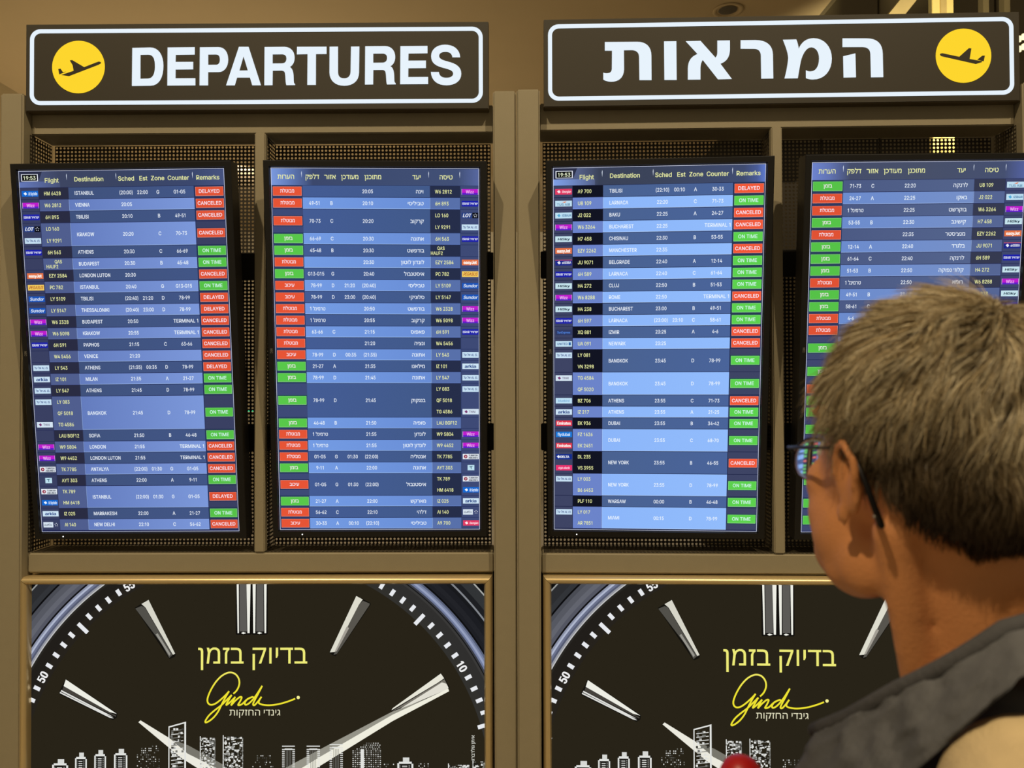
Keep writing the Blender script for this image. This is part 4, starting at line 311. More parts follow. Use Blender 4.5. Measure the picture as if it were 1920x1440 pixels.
# ------------------------------------------------------------------ poster light boxes
def lightbox(U, xo0, xo1, zt, art, label):
    e = empty('poster_light_box', U @ Matrix.Translation((0, 0, B))); tag(e, label, 'poster', 'poster light boxes')
    o = -B; zb = B + .05; wv, wh = .0236, .0245
    prof = ((0, .10), (0, .016), (.08, .009), (.28, .0045), (.5, .003), (.72, .0055), (.9, .013), (.97, .024), (1, .034))
    corners = lambda t: ((xo0 + t * wv, zt - t * wh), (xo1 - t * wv, zt - t * wh), (xo1 - t * wv, zb + t * wh), (xo0 + t * wv, zb + t * wh))
    for k in range(4):
        V = []; F = []; n = len(prof)
        for t, y in prof:
            c = corners(t); V += [(c[k][0], y, c[k][1] + o), (c[(k + 1) % 4][0], y, c[(k + 1) % 4][1] + o)]
        F = [(2 * i, 2 * i + 1, 2 * i + 3, 2 * i + 2) for i in range(n - 1)]
        # hair-line shrink so the mitres read as joints
        g = .0005; cxm = sum(v[0] for v in V) / len(V); czm = sum(v[2] for v in V) / len(V)
        V = [(v[0] + (g if v[0] < cxm else -g) * (k % 2 == 0), v[1], v[2] + (g if v[2] < czm else -g) * (k % 2 == 1)) for v in V]
        me = bpy.data.meshes.new('frame_rail'); me.from_pydata(V, [], F); me.polygons.foreach_set('use_smooth', [True] * len(F)); me.materials.append(M['gold']); link('frame_rail', me, e)
    box('back_box', (xo0 + .004, xo1 - .004, .04, .098, .055, zt - .004 + o), M['rail'], e)
    ix0, ix1, iz0, iz1 = xo0 + .5 * wv, xo1 - .5 * wv, zb + .5 * wh, zt - .5 * wh
    mb = MB(); cx, cz = -.0152 + art[0], -1.1467 + art[1]; CX0, CX1, CZ0, CZ1 = ix0, ix1, iz0, iz1
    def clip(poly):
        for ax, lim, sg in ((0, CX0, 1), (0, CX1, -1), (1, CZ0, 1), (1, CZ1, -1)):
            out = []
            for i in range(len(poly)):
                p, q = poly[i - 1], poly[i]; ip, iq = sg * (p[ax] - lim) >= 0, sg * (q[ax] - lim) >= 0
                if ip != iq: t = (lim - p[ax]) / (q[ax] - p[ax]); out.append((p[0] + t * (q[0] - p[0]), p[1] + t * (q[1] - p[1])))
                if iq: out.append(q)
            poly = out
            if len(poly) < 3: return []
        return poly
    Y = .0305
    def put(poly, layer, col):
        pl = clip(poly)
        if pl: mb.poly([(a, Y - layer * .00012, b + o) for a, b in pl], col)
    put([(ix0, iz0), (ix1, iz0), (ix1, iz1), (ix0, iz1)], 0, (12, 12, 13))
    # watch case rings: radius from, to, colours for the bright upper-left side and the darker right side
    def ring(r0, r1, cl, cr, layer=1):
        for k in range(240):
            a0, a1 = 2 * math.pi * k / 240, 2 * math.pi * (k + 1) / 240; am = math.degrees((a0 + a1) / 2) % 360 - 180     # 0 = up
            t = .5 + .5 * math.sin(math.radians(am)); t = min(1, max(0, (t - .2) / .6)) if cl != cr else 0
            c = tuple(x + (y - x) * t for x, y in zip(cl, cr))
            f = lambda r, a: (cx + r * math.sin(a + math.pi), cz + r * math.cos(a + math.pi))
            put([f(r0, a0), f(r1, a0), f(r1, a1), f(r0, a1)], layer, c)
    for r0, r1, cl, cr in ((.84, .866, (44, 45, 48), (50, 52, 54)), (.866, .870, (150, 152, 150), (170, 172, 168)), (.8255, .84, (50, 52, 56), (30, 31, 34)), (.8205, .8255, (12, 12, 14), (130, 134, 140)),
                           (.81, .8205, (74, 76, 84), (24, 25, 28)), (.795, .81, (86, 88, 97), (28, 29, 34)), (.782, .795, (98, 100, 110), (34, 35, 40)), (.772, .782, (84, 86, 98), (30, 31, 36)), (.767, .772, (18, 18, 20), (14, 14, 15)),
                           (.762, .767, (140, 146, 168), (90, 98, 122)), (.757, .762, (176, 184, 206), (120, 130, 160)), (.751, .757, (108, 114, 140), (150, 160, 190)), (.746, .751, (84, 90, 112), (112, 122, 154)), (.741, .746, (150, 152, 162), (60, 62, 70)), (.738, .741, (196, 196, 196), (20, 20, 20)),
                           (.732, .738, (40, 38, 34), (58, 57, 56)), (.70, .732, (33, 30, 26), (48, 47, 46)), (.676, .70, (38, 34, 28), (50, 49, 46))):
        ring(r0, r1, cl, cr)
    n = 160; put([(cx + .676 * math.cos(2 * math.pi * k / n), cz + .676 * math.sin(2 * math.pi * k / n)) for k in range(n)], 2, (40, 35, 24))
    for k in range(120):                                            # minute track
        an = R_(k * 3 - 1.4 * (1 if True else 0)); k10 = k % 10
        if k10 == 0: continue
        big = k10 == 5; r0, r1 = (.6665, .7045) if big else (.6865, .706); hw = .0056 if not big else .0058
        u = Vector((math.sin(an), math.cos(an))); v = Vector((math.cos(an), -math.sin(an))); q = [Vector((cx, cz)) + u * r + v * s for r, s in ((r0, -hw), (r0, hw), (r1, hw), (r1, -hw))]
        put([(p.x, p.y) for p in q], 3, (232, 234, 238))
    tb = MB()
    for deg, s in ((-61.4, '50'), (-31.4, '55'), (28.6, '5'), (58.6, '10')):
        an = R_(deg); r = .6845; x = cx + r * math.sin(an); z = cz + r * math.cos(an)
        if s in ('5',) : pass
        text(tb, s, x, z + o, .0225, .5, Y - .0006, (240, 240, 240), cond=.8, ang=-an, bold=.0011)
    # drop lettering vertices hidden above the sheet
    for pi, (L_, col, loop) in enumerate(SH['P']):
        L_ += pi * .012
        mbp = [(a + art[0], b + art[1]) for a, b in pairs(loop)]; g = groups([mbp])
        for pts, tri, _ in g: 
            for t in tri: put([pts[i] for i in t], L_, col)
    # skyline
    rnd = random.Random(5)
    for x0, x1, zt_, st in SH['SK']:
        x0, x1, zt_ = x0 * 1e-4 + art[0], x1 * 1e-4 + art[0], zt_ * 1e-4 + art[1]; zb_ = -1.22; h = zt_ - zb_; w_ = x1 - x0; G1, G2 = (225, 226, 222), (120, 120, 115)
        def q(a, b, c, d, col=G1, L=8): put([(a, c), (b, c), (b, d), (a, d)], L, col)
        if st == 0:
            q(x0, x1, zb_, zt_, (26, 24, 20)); q(x0 + w_ * .35, x0 + w_ * .75, zt_, zt_ + .012, (215, 216, 212)); q(x0 + w_ * .1, x0 + w_ * .9, zt_ - .006, zt_, G1, 9); q(x0, x0 + w_ * .12, zb_, zt_ - .004, G1, 9); q(x1 - w_ * .12, x1, zb_, zt_ - .006, G1, 9)
            z = zt_ - .014
            while z > zb_: q(x0 + w_ * .3, x0 + w_ * .62, z, z + .0022, G1, 9); q(x1 - w_ * .3, x1 - w_ * .2, z, z + .004, G2, 9); q(x0 + w_ * .14, x0 + w_ * .2, z, z + .004, G2, 9); z -= .006
        elif st == 1:
            z = zt_
            while z > zb_:
                x = x0 + (.2 * w_ if z > zt_ - .02 else 0)
                while x < x1:
                    if rnd.random() < .45: q(x, x + .0028, z, z + .003, rnd.choice((G1, G2, (70, 70, 66))))
                    x += .0052
                z -= .0062
        elif st == 2:
            put([(x0, zb_), (x0 + .003, zb_), (x0 + .003, zt_), (x0, zt_ - .002)], 8, G1); put([(x1 - .005, zb_), (x1, zb_), (x1, zt_ + .014), (x1 - .005, zt_ + .012)], 8, G1)
            put([(x0, zt_ - .004), (x0, zt_), (x1, zt_ + .014), (x1, zt_ + .010)], 8, G1); z = zt_ - .014
            while z > zb_:
                put([(x0 + .008, z), (x0 + .008, z + .0022), (x1 - .008, z + .0062), (x1 - .008, z + .004)], 8, rnd.choice((G1, G2)))
                for _ in range(3): xa = x0 + .006 + rnd.random() * (w_ - .018); q(xa, xa + .006, z + .003, z + .009, rnd.choice((G1, G2, (60, 60, 56))), 9)
                z -= .0105
        elif st == 3:
            for _ in range(int(h * w_ * 38000)):
                xa = x0 + rnd.random() * w_; za = zb_ + rnd.random() * h; wa, ha = rnd.uniform(.002, .008), rnd.uniform(.0015, .006); q(xa, min(xa + wa, x1), za, min(za + ha, zt_), rnd.choice((G1, G1, G2, (30, 28, 24))))
            q(x0, x0 + .0025, zb_, zt_ + .004, G1); q(x1 - .003, x1, zb_, zt_ - .004, G2)
        elif st == 4:
            q(x0, x1, zt_ - .003, zt_, G1); q(x0 + w_ * .2, x1 - w_ * .2, zt_ - .012, zt_ - .008, G1); z = zt_ - .012
            while z > zb_: q(x0, x0 + w_ * .2, z, z + .0026, G1); q(x1 - w_ * .2, x1, z, z + .0026, G1); z -= .0055
            for k in range(4): xa = x0 + w_ * (.3 + .12 * k); q(xa, xa + .0014, zb_, zt_ - .014, G2)
        else:
            z = zt_; 
            while z > zb_:
                t = min(1, (zt_ - z) / .02); xa = x0 + w_ * .5 * (1 - t) ** .7
                for x in np.arange(xa, x1, .0065): q(x, x + .0035, z, z + .002, rnd.choice((G1, G2)))
                z -= .0055
            q(x0 + w_ * .3, x0 + w_ * .42, zb_, zt_ - .016, G1, 9)
    mb.build('poster_print', M['print_'], e)
    Yt = Y - .0014
    lt = MB(); text(lt, 'בדיוק בזמן', (.1372 + art[0]), -.7755 + art[1] + o, .0487, 1, Yt, (238, 234, 120), width=.3172, G=GT); lt.build('lettering', M['print_'], e)
    lt = MB(); text(lt, 'גינדי החזקות', (.0584 + art[0]), -.9235 + art[1] + o, .0175, 1, Yt, (226, 222, 190), width=.1475, G=GT); lt.build('lettering', M['print_'], e)
    lt = MB(); text(lt, 'איתן גולדברג', (.6145 + art[0]), -1.052 + art[1] + o, .0085, 0, Yt, (215, 215, 205), width=.072, ang=R_(90)); lt.build('lettering', M['print_'], e); lt = MB()
    # numerals, clipped by the frame's lip in front of them
    for f in tb.f:
        ps = [(tb.v[i][0], tb.v[i][2] - o) for i in f]; pl = clip(ps)
        if pl: lt.poly([(a, Yt, b + o) for a, b in pl], (240, 240, 240))
    nm = lt.build('numerals', M['print_'], e); nm['kind'] = 'stuff'
    sk = MB()
    for si, (pts, hw) in enumerate(SH['LG']):
        P2 = [Vector((a + art[0], b + art[1] + o)) for a, b in pairs(pts)]; fine = []
        for i in range(len(P2) - 1):
            p0, p1, p2, p3 = P2[max(0, i - 1)], P2[i], P2[i + 1], P2[min(len(P2) - 1, i + 2)]
            for k in range(6):
                t = k / 6; fine.append(.5 * ((2 * p1) + (p2 - p0) * t + (2 * p0 - 5 * p1 + 4 * p2 - p3) * t * t + (3 * p1 - p0 - 3 * p2 + p3) * t ** 3))
        fine.append(P2[-1]); w0 = hw * .00029
        for i in range(len(fine) - 1):
            d = fine[i + 1] - fine[i]
            if d.length < 1e-7: continue
            nrm = Vector((-d.y, d.x)).normalized() * w0; ex = d.normalized() * w0 * .5; a, b = fine[i] - ex, fine[i + 1] + ex; yy = Yt - .0001 * si
            zc = (a.y - o - art[1] + .85) / .14; c = tuple(x + (y - x) * min(1, max(0, zc)) for x, y in zip((238, 226, 50), (246, 244, 190)))
            sk.poly([(a.x - nrm.x, yy, a.y - nrm.y), (b.x - nrm.x, yy, b.y - nrm.y), (b.x + nrm.x, yy, b.y + nrm.y), (a.x + nrm.x, yy, a.y + nrm.y)], c)
    dx, dz = SH['LD'][0] * 1e-4 + art[0], SH['LD'][1] * 1e-4 + art[1] + o
    sk.poly([(dx + .0047 * math.cos(2 * math.pi * k / 20), Yt, dz + .0047 * math.sin(2 * math.pi * k / 20)) for k in range(20)], (246, 240, 150))
    sk.build('logo', M['print_'], e)
    return e
lightbox(UL, -.6828, .6663, -.5225, (0, 0), 'backlit poster of a watch dial and city skyline under the DEPARTURES sign')
lightbox(UR, -.6665, .6800, -.5195, (.0195, .004), 'backlit poster of a watch dial and skyline partly hidden by the person')

# ------------------------------------------------------------------ flight displays
LOGO = {  # airline cell: background, text colour, words, slant, width share
 'HM': ((20, 105, 210), (210, 230, 250), 'Air Seychelles', .1, .9), 'W6': ((190, 30, 205), (240, 180, 245), 'Wizz', 0, .5), '6H': ((28, 32, 170), (225, 230, 250), 'ישראייר ISRAIR', 0, .94),
 'LO': ((38, 62, 130), (235, 240, 250), 'LOT', .25, .5), 'LY': ((200, 226, 245), (20, 50, 130), 'EL AL אל על', .2, .88), 'U2': ((225, 115, 70), (255, 250, 245), 'easyJet', 0, .8), 'PC': ((245, 205, 95), (165, 60, 30), 'PEGASUS', .25, .86),
 'SU': ((28, 85, 185), (225, 240, 252), 'Sundor', .2, .86), 'IZ': ((205, 228, 245), (30, 65, 135), 'arkia', 0, .72), 'TG': ((212, 228, 242), (90, 70, 110), 'THAI', 0, .4), 'TK': ((225, 232, 240), (40, 50, 75), 'TURKISH', 0, .56),
 'AY': ((190, 225, 240), (50, 90, 110), '', 0, 0), 'AI': ((215, 228, 240), (110, 120, 140), 'air india', 0, .4), 'A9': ((225, 60, 100), (255, 225, 235), 'Georgian', .15, .6), 'U8': ((190, 222, 240), (70, 130, 165), 'TUS AIR', 0, .8),
 'J2': ((190, 224, 242), (60, 120, 165), 'AZERBAIJAN', 0, .64), 'H7': ((198, 228, 238), (25, 50, 70), 'HiSky', .2, .74), 'JU': ((30, 40, 140), (225, 230, 245), 'airSERBIA', 0, .6), 'XQ': ((48, 58, 100), (80, 130, 220), 'SunExpress', 0, .8),
 'UA': ((195, 226, 244), (45, 90, 150), 'UNITED', 0, .66), 'BZ': ((190, 224, 244), (110, 165, 210), 'bluebird', 0, .7), 'EK': ((225, 55, 75), (255, 240, 240), 'Emirates', 0, .86), 'FZ': ((25, 120, 215), (220, 240, 255), 'flydubai', 0, .78),
 'DL': ((20, 45, 140), (240, 245, 255), 'DELTA', 0, .62), 'VS': ((235, 50, 110), (255, 210, 230), 'virgin atlantic', .2, .72)}
RED, GRN = (224, 82, 52), (86, 194, 72)
LEFT = '''HM 6428|HM|ISTANBUL|(20:00)|22:00|G|G1-G5|D|
W6 2812|W6|VIENNA|20:05||||C|וינה
6H 893|6H|TBILISI|20:10||B|49-51|C|טביליסי
LO 160,LY 9291|LO,LY|KRAKOW|20:20||C|70-73|C|קרקוב
6H 563|6H|ATHENS|20:30||C|66-69|O|אתונה
QAS HAUF2||BUDAPEST|20:30||B|45-48|O|בודפשט
EZY 2584|U2|LONDON LUTON|20:30||||C|לונדון לוטון
PC 782|PC|ISTANBUL|20:40||G|G13-G15|O|איסטנבול
LY 5109|SU|TBILISI|(20:40)|21:20|D|78-99|D|טביליסי
LY 5147|SU|THESSALONIKI|(20:40)|23:00|D|78-99|D|סלוניקי
W6 2328|W6|BUDAPEST|20:50|||T|C|בודפשט
W6 5098|W6|KRAKOW|20:55|||T|C|קרקוב
6H 591|6H|PAPHOS|21:15||C|63-66|C|פאפוס
W4 5456||VENICE|21:20||||C|ונציה
LY 543|LY|ATHENS|(21:35)|00:35|D|78-99|D|אתונה
IZ 101|IZ|MILAN|21:35||A|21-27|O|מילאנו
LY 547|LY|ATHENS|21:45||D|78-99|O|אתונה
LY 083,QF 5018,TG 4586|LY,,TG|BANGKOK|21:45||D|78-99|O|בנגקוק
LAU BGF12||SOFIA|21:50||B|46-48|O|סופיה
W9 5804|W6|LONDON|21:55|||T|C|לונדון
W9 4452|W6|LONDON LUTON|21:55|||T|C|לונדון לוטון
TK 7785|TK|ANTALYA|(22:00)|01:30|G|G1-G5|C|אנטליה
AYT 303|AY|ATHENS|22:00||A|9-11|O|אתונה
TK 789,HM 6418|TK,HM|ISTANBUL|(22:00)|01:30|G|G1-G5|D|איסטנבול
IZ 025|IZ|MARRAKESH|22:00||A|21-27|O|מארקש
AI 140|AI|NEW DELHI|22:10||C|56-62|C|דלהי
A9 700|A9|TBILISI|(22:10)|00:10|A|30-33|D|טביליסי
U8 109|U8|LARNACA|22:20||C|71-73|O|לרנקה
J2 022|J2|BAKU|22:25||A|24-27|C|באקו
W6 3264|W6|BUCHAREST|22:25|||T|C|בוקרשט
H7 458|H7|CHISINAU|22:30||B|53-55|O|קישינב
EZY 2262|U2|MANCHESTER|22:35||||C|מנצ'סטר
JU 9071|JU|BELGRADE|22:40||A|12-14|O|בלגרד
6H 589|6H|LARNACA|22:40||C|61-64|O|לרנקה
H4 272|H7|CLUJ|22:50||B|51-53|O|קלוז' נפוקה
W6 8288|W6|ROME|22:50|||T|C|רומא
H4 238|H7|BUCHAREST|23:00||B|49-51|O|בוקרשט
6H 597|6H|LARNACA|(23:00)|23:10|C|58-61|O|לרנקה
XQ 881|XQ|IZMIR|23:25||A|4-6|C|איזמיר
UA 091|UA|NEWARK|23:25||||C|ניוארק
LY 081,VN 3298|LY,|BANGKOK|23:45||D|78-99|O|בנגקוק
TG 4584,QF 5020|TG,|BANGKOK|23:45||D|78-99|O|בנגקוק
BZ 706|BZ|ATHENS|23:55||C|71-73|C|אתונה
IZ 217|IZ|ATHENS|23:55||A|21-25|O|אתונה
EK 936|EK|DUBAI|23:55||B|34-42|O|דובאי
FZ 1626,EK 2451|FZ,EK|DUBAI|23:55||C|68-70|O|דובאי
DL 235,VS 3955|DL,VS|NEW YORK|23:55||B|46-55|C|ניו יורק
LY 003,B6 6453|LY,|NEW YORK|23:55||D|78-99|O|ניו יורק
PLF 110||WARSAW|00:00||B|46-48|O|ורשה
LY 017,AR 7851|LY,|MIAMI|00:15||D|78-99|O|מיאמי'''.split('\n')
ROWS = [r.split('|') for r in LEFT]
r4 = [list(r) for r in ROWS[27:]]
for r in r4:
    if r[0].startswith('LY 003'): r[0] += ',AF 9564'; r[1] += ','
SW, SHH = .573, 1.018
def display(pos, rot, rows, heb, v0, pitch, pal, label, border_cols, glow, nudge=0):
    e = empty('flight_display', pose(pos, [R_(a) for a in rot])); tag(e, label, 'display', 'flight information displays')
    bl, brr, bt, bb = .0195, .0215, .0195, .0205
    bm = bmesh.new(); X0, X1, Z0, Z1 = -SW / 2 - bl, SW / 2 + brr, -SHH / 2 - bb, SHH / 2 + bt
    # bezel: ring in front, chamfered towards the panel
    def ringv(x0, x1, z0, z1, y): return [bm.verts.new(c) for c in ((x0, y, z0), (x1, y, z0), (x1, y, z1), (x0, y, z1))]
    rs = [ringv(X0 + .012, X1 - .012, Z0 + .012, Z1 - .012, .055), ringv(X0, X1, Z0, Z1, .045), ringv(X0, X1, Z0, Z1, -.0045), ringv(X0 + .002, X1 - .002, Z0 + .002, Z1 - .002, -.0065),
          ringv(-SW / 2 - .0035, SW / 2 + .0035, -SHH / 2 - .0035, SHH / 2 + .0035, -.0065), ringv(-SW / 2 - .001, SW / 2 + .001, -SHH / 2 - .001, SHH / 2 + .001, .0005)]
    bm.faces.new(rs[0])
    for a, b in zip(rs, rs[1:]):
        for i in range(4): bm.faces.new((a[i], a[(i + 1) % 4], b[(i + 1) % 4], b[i]))
    bm.faces.new(rs[-1][::-1]); bmesh.ops.recalc_face_normals(bm, faces=bm.faces[:]); bm_obj('bezel', bm, M['bezel'], e)
    box('rear_housing', (-.2, .2, .05, .062, -.4, .4), M['bezel'], e, .004)
    X = lambda u: (u - .5) * SW; LGS = []
    Z = lambda v: (.5 - v) * SHH
    s = MB(); t = MB()
    base, logoc, fl, ds, wt, ycol = pal['base'], pal['logo'], pal['flight'], pal['dest'], (236, 243, 252), pal['ytext']
    s.rect(X(0), X(1), Z(1), Z(0), 0, pal['line'])
    # header strip, painted as a few blended columns
    hs = pal['head']; us = [h[0] for h in hs]; hz0, hz1 = Z(v0 - .0005), Z(.002)
    for (ua, ca), (ub, cb) in zip(hs, hs[1:]): s.rect(X(ua), X(ub), hz0, hz1, -.0002, cols=[ca, cb, cb, ca])
    hb = Z(.0293)
    cap_h, cap = .0117, .0097
    if not heb:
        s.rect(X(0), X(.2), hz0, Z(v0 - .0165), -.0003, cols=[pal['glow'], hs[1][1], hs[1][1], pal['glow']])
        s.poly([(X(0), -.00035, Z(.002)), (X(.115), -.00035, Z(.002)), (X(.098), -.00035, Z(.026)), (X(0), -.00035, Z(.030))][::-1], (44, 48, 72))
        s.rect(X(.012), X(.094), Z(.0275), Z(.0085), -.0004, (235, 240, 250)); s.rect(X(.016), X(.09), Z(.0262), Z(.0098), -.0005, (12, 14, 14))
        text(t, '19:53', X(.053), Z(.0235), .0098, .5, -.0009, (240, 250, 215), width=.036)
        for lab, u, wd in (('Flight', .160, .040), ('Destination', .342, .083), ('Sched', .524, .046), ('Est', .607, .0235), ('Zone', .677, .0385), ('Counter', .777, .060), ('Remarks', .920, .0655)):
            text(t, lab, X(u), hb - (.0022 if lab == 'Flight' else 0), cap_h, .5, -.0006, ycol, width=wd)
        tk = (.234, .475, .846)
    else:
        for lab, u, wd in (('הערות', .0725, .047), ('דלפק', .198, .039), ('אזור', .284, .0325), ('מעודכן', .379, .049), ('מתוכנן', .490, .0475), ('יעד', .700, .0235), ('טיסה', .841, .0375)):
            text(t, lab, X(u), hb, cap_h, .5, -.0006, ycol, width=wd)
        tk = (.147, .757, .907)
    for u in tk: t.poly([(X(u) - .0008, -.0006, Z(.014)), (X(u) + .0003, -.0006, Z(.0265)), (X(u) + .0010, -.0006, Z(.012))], (225, 235, 250)); t.poly([(X(u) - .0008, -.0006, Z(.014)), (X(u) + .001, -.0006, Z(.012)), (X(u) + .0003, -.0006, Z(.008))], (225, 235, 250))
    v = v0
    for i, r in enumerate(rows):
        fl_ids = r[0].split(','); n = len(fl_ids); va, vb = v, v + n * pitch; v = vb
        if va > .99: break
        k = i % 2; zt, zb = Z(va + .0006), Z(vb - .0009); zm = (zt + zb) / 2 - cap / 2
        x_l0, x_l1, x_f0, x_f1, x_d0, x_d1, x_r0, x_r1 = (.004, .092, .094, .238, .2385, .850, .857, .993) if not heb else (.910, .998, .7625, .908, .150, .762, .0075, .146)
        s.rect(X(x_l0), X(x_l1), zb, zt, -.0002, logoc); s.rect(X(x_f0), X(x_f1), zb, zt, -.0002, fl[k])
        dA, dB = ds[k]; s.rect(X(x_d0), X(x_d1), zb, zt, -.0002, cols=[dA, dB, dB, dA]) ; s.rect(X(min(x_r0, x_r1) - .004), X(x_r1 + .0045), zb, zt, -.0002, logoc)
        if k: s.rect(X(x_d0), X(x_d1), zb, zb + .0012, -.0003, pal['edge']); s.rect(X(x_f0), X(x_f1), zb, zb + .0009, -.0003, tuple(min(255, c * 1.25) for c in fl[k]))
        s.rect(X(x_f0 if heb else x_d0), X(x_f0 if heb else x_d0) + .0008, zb, zt, -.00035, pal['edge'] if k else logoc)
        zc = (zt + zb) / 2; hh = .0124
        bc = GRN if r[7] == 'O' else RED; bc = tuple(min(255, c * glow) for c in bc); lt_ = tuple(c + (255 - c) * .45 for c in bc)
        s.rect(X(x_r0 - .0035), X(x_r1 + .0035), zc - hh - .0022, zc + hh + .0022, -.0003, (34, 46, 84) if r[7] != 'O' else (24, 70, 74))
        s.rect(X(x_r0), X(x_r1), zc - hh, zc + hh, -.0004, lt_); s.rect(X(x_r0) + .0007, X(x_r1) - .0007, zc - hh + .0009, zc + hh - .0006, -.0005, bc)
        if not heb:
            wd = {'D': ('DELAYED', .0585), 'C': ('CANCELED', .0675), 'O': ('ON TIME', .0525)}[r[7]]; text(t, wd[0], X(.924), zc - cap / 2 + .0005, cap * .98, .5, -.0009, (250, 238, 250) if r[7] != 'O' else (215, 248, 240), width=wd[1])
        else:
            wd = {'D': ('עיכוב', .027), 'C': ('מבוטלת', .0395), 'O': ('בזמן', .0235)}[r[7]]; text(t, wd[0], X(.077), zc - cap / 2 + .0012, cap * .92, .5, -.0009, (250, 235, 245), width=wd[1])
        dim = wt if k == 0 else (240, 249, 255)
        if not heb: text(t, r[2], X(.268), zm, cap, 0, -.0006, dim, cond=.83)
        else: text(t, r[8], X(.733), zm, cap * .95, 1, -.0006, dim, cond=.8, width=None)
        us_ = (.520, .600, .675, .780) if not heb else (.463, .369, .288, .207)
        text(t, r[3], X(us_[0]), zm, cap, .5, -.0006, dim, cond=.80); text(t, r[4], X(us_[1]), zm, cap, .5, -.0006, dim, cond=.80); text(t, r[5], X(us_[2]), zm, cap, .5, -.0006, dim, cond=.86)
        if r[6] == 'T':
            if not heb: text(t, 'TERMINAL 1', X(.846), zm, cap, 1, -.0006, dim, width=.0725)
            else: text(t, '1', X(.172), zm, cap, 0, -.0006, dim); text(t, 'טרמינל', X(.249), zm, cap * .95, 1, -.0006, dim, width=.0345)
        else: text(t, r[6], X(us_[3]), zm, cap, .5, -.0006, dim, cond=.80)
        lgs = r[1].split(',')
        for j, fid in enumerate(fl_ids):
            zc = Z(va + (j + .5) * pitch); zf = zc - cap / 2; xf = X(.118 if not heb else .787)
            if fid.startswith('QAS'):
                text(t, 'QAS', X(.150 if not heb else .796), zc + .002, cap * .95, 0, -.0006, ycol, cond=.80); text(t, 'HAUF2', X(.108 if not heb else .764), zc - .0115, cap * .95, 0, -.0006, ycol, cond=.80)
            else: text(t, fid, xf, zf, cap, 0, -.0006, ycol, cond=.80)
            lc = lgs[j] if j < len(lgs) else ''
            if lc:
                lg = MB(); LGS.append(lg); bg, fg, wds, sl, share = LOGO[lc]; a0, a1 = x_l0 + .006, x_l1 - .002; lw = (a1 - a0) * SW; lh = .0078; xa = X(a0)
                if lc == 'AY': lg.rect(xa + lw * .3, xa + lw * .72, zc - lh, zc + lh, -.0004, bg); lg.poly([(xa + lw * .36, -.0006, zc + .003), (xa + lw * .5, -.0006, zc + .001), (xa + lw * .5, -.0006, zc - .004), (xa + lw * .54, -.0006, zc - .004), (xa + lw * .54, -.0006, zc + .002), (xa + lw * .67, -.0006, zc + .005)][::-1], fg); continue
                if lc in ('LO', 'AI'):
                    lg.rect(xa, xa + lw * .62, zc - lh, zc + lh, -.0004, bg)
                    if lc == 'LO': lg.rect(xa + lw * .64, xa + lw, zc - lh, zc + lh, -.0004, (14, 16, 26))
                    for q_ in range(5): a_ = R_(90 + 72 * q_); b_ = R_(126 + 72 * q_); cx_ = xa + lw * .82; lg.poly([(cx_ + .004 * math.cos(a_ + .35), -.0006, zc + .004 * math.sin(a_ + .35)), (cx_ + .0055 * math.cos(a_), -.0006, zc + .0055 * math.sin(a_)), (cx_ + .004 * math.cos(a_ - .35), -.0006, zc + .004 * math.sin(a_ - .35)), (cx_ + .0026 * math.cos(a_), -.0006, zc + .0026 * math.sin(a_))][::-1], (230, 235, 245))
                    text(lg, wds, xa + lw * .05, zc - .0045 if lc == 'LO' else zc - .003, .0095 if lc == 'LO' else .006, 0, -.0006, fg, width=lw * .5, slant=sl, bold=.0004 if lc == 'LO' else 0)
                    if lc == 'AI': lg.poly([(xa + lw * .12, -.0008, zc - .004), (xa + lw * .3, -.0008, zc - .001), (xa + lw * .42, -.0008, zc + .005), (xa + lw * .28, -.0008, zc + .001)], (90, 100, 120))
                    continue
                lg.rect(xa, xa + lw, zc - lh, zc + lh, -.0004, bg)
                if lc == 'W6': lg.rect(xa, xa + lw, zc - lh, zc - lh * .35, -.0005, (95, 30, 200)); lg.rect(xa, xa + .0008, zc - lh, zc + lh, -.0006, (235, 200, 240)); lg.rect(xa + lw - .0008, xa + lw, zc - lh, zc + lh, -.0006, (235, 200, 240))
                if lc == 'JU': lg.rect(xa, xa + lw, zc + lh - .0014, zc + lh, -.0005, (225, 90, 110))
                if lc in ('U2', 'W6', 'SU', 'HM', 'FZ', 'EK', 'IZ', 'PC'): hcap = .0085
                else: hcap = .006
                x_t = xa + lw * .5; al = .5
                if lc == 'TK':
                    x_t = xa + lw * .36; al = 0; n_ = 14; lg.poly([(xa + lw * .18 + .0052 * math.cos(2 * math.pi * q_ / n_), -.0006, zc + .0052 * math.sin(2 * math.pi * q_ / n_)) for q_ in range(n_)], (150, 40, 65)); lg.poly([(xa + lw * .17, -.0008, zc + .003), (xa + lw * .24, -.0008, zc), (xa + lw * .16, -.0008, zc - .003)][::-1], (240, 235, 240))
                    text(lg, 'TURKISH', x_t, zc + .0008, .0048, 0, -.0006, fg, width=lw * .58, bold=.0002); text(lg, 'AIRLINES', x_t, zc - .0062, .0048, 0, -.0006, fg, width=lw * .58, bold=.0002); continue
                if lc in ('TG', 'J2', 'HM', 'A9', 'JU', 'DL'):
                    x_t = xa + lw * .40; al = 0; ic = {'TG': (120, 50, 110), 'J2': (80, 170, 215), 'HM': (240, 248, 255), 'A9': (255, 240, 245), 'JU': (235, 240, 250), 'DL': (240, 245, 255)}[lc]; xi = xa + lw * (.22 if lc != 'DL' else .16)
                    if lc == 'DL': x_t = xa + lw * .27
                    lg.poly([(xi - .005, -.0006, zc + .001), (xi, -.0006, zc - .0045), (xi + .0048, -.0006, zc - .001), (xi + .001, -.0006, zc + .0045)], ic)
                    share = min(share, .55)
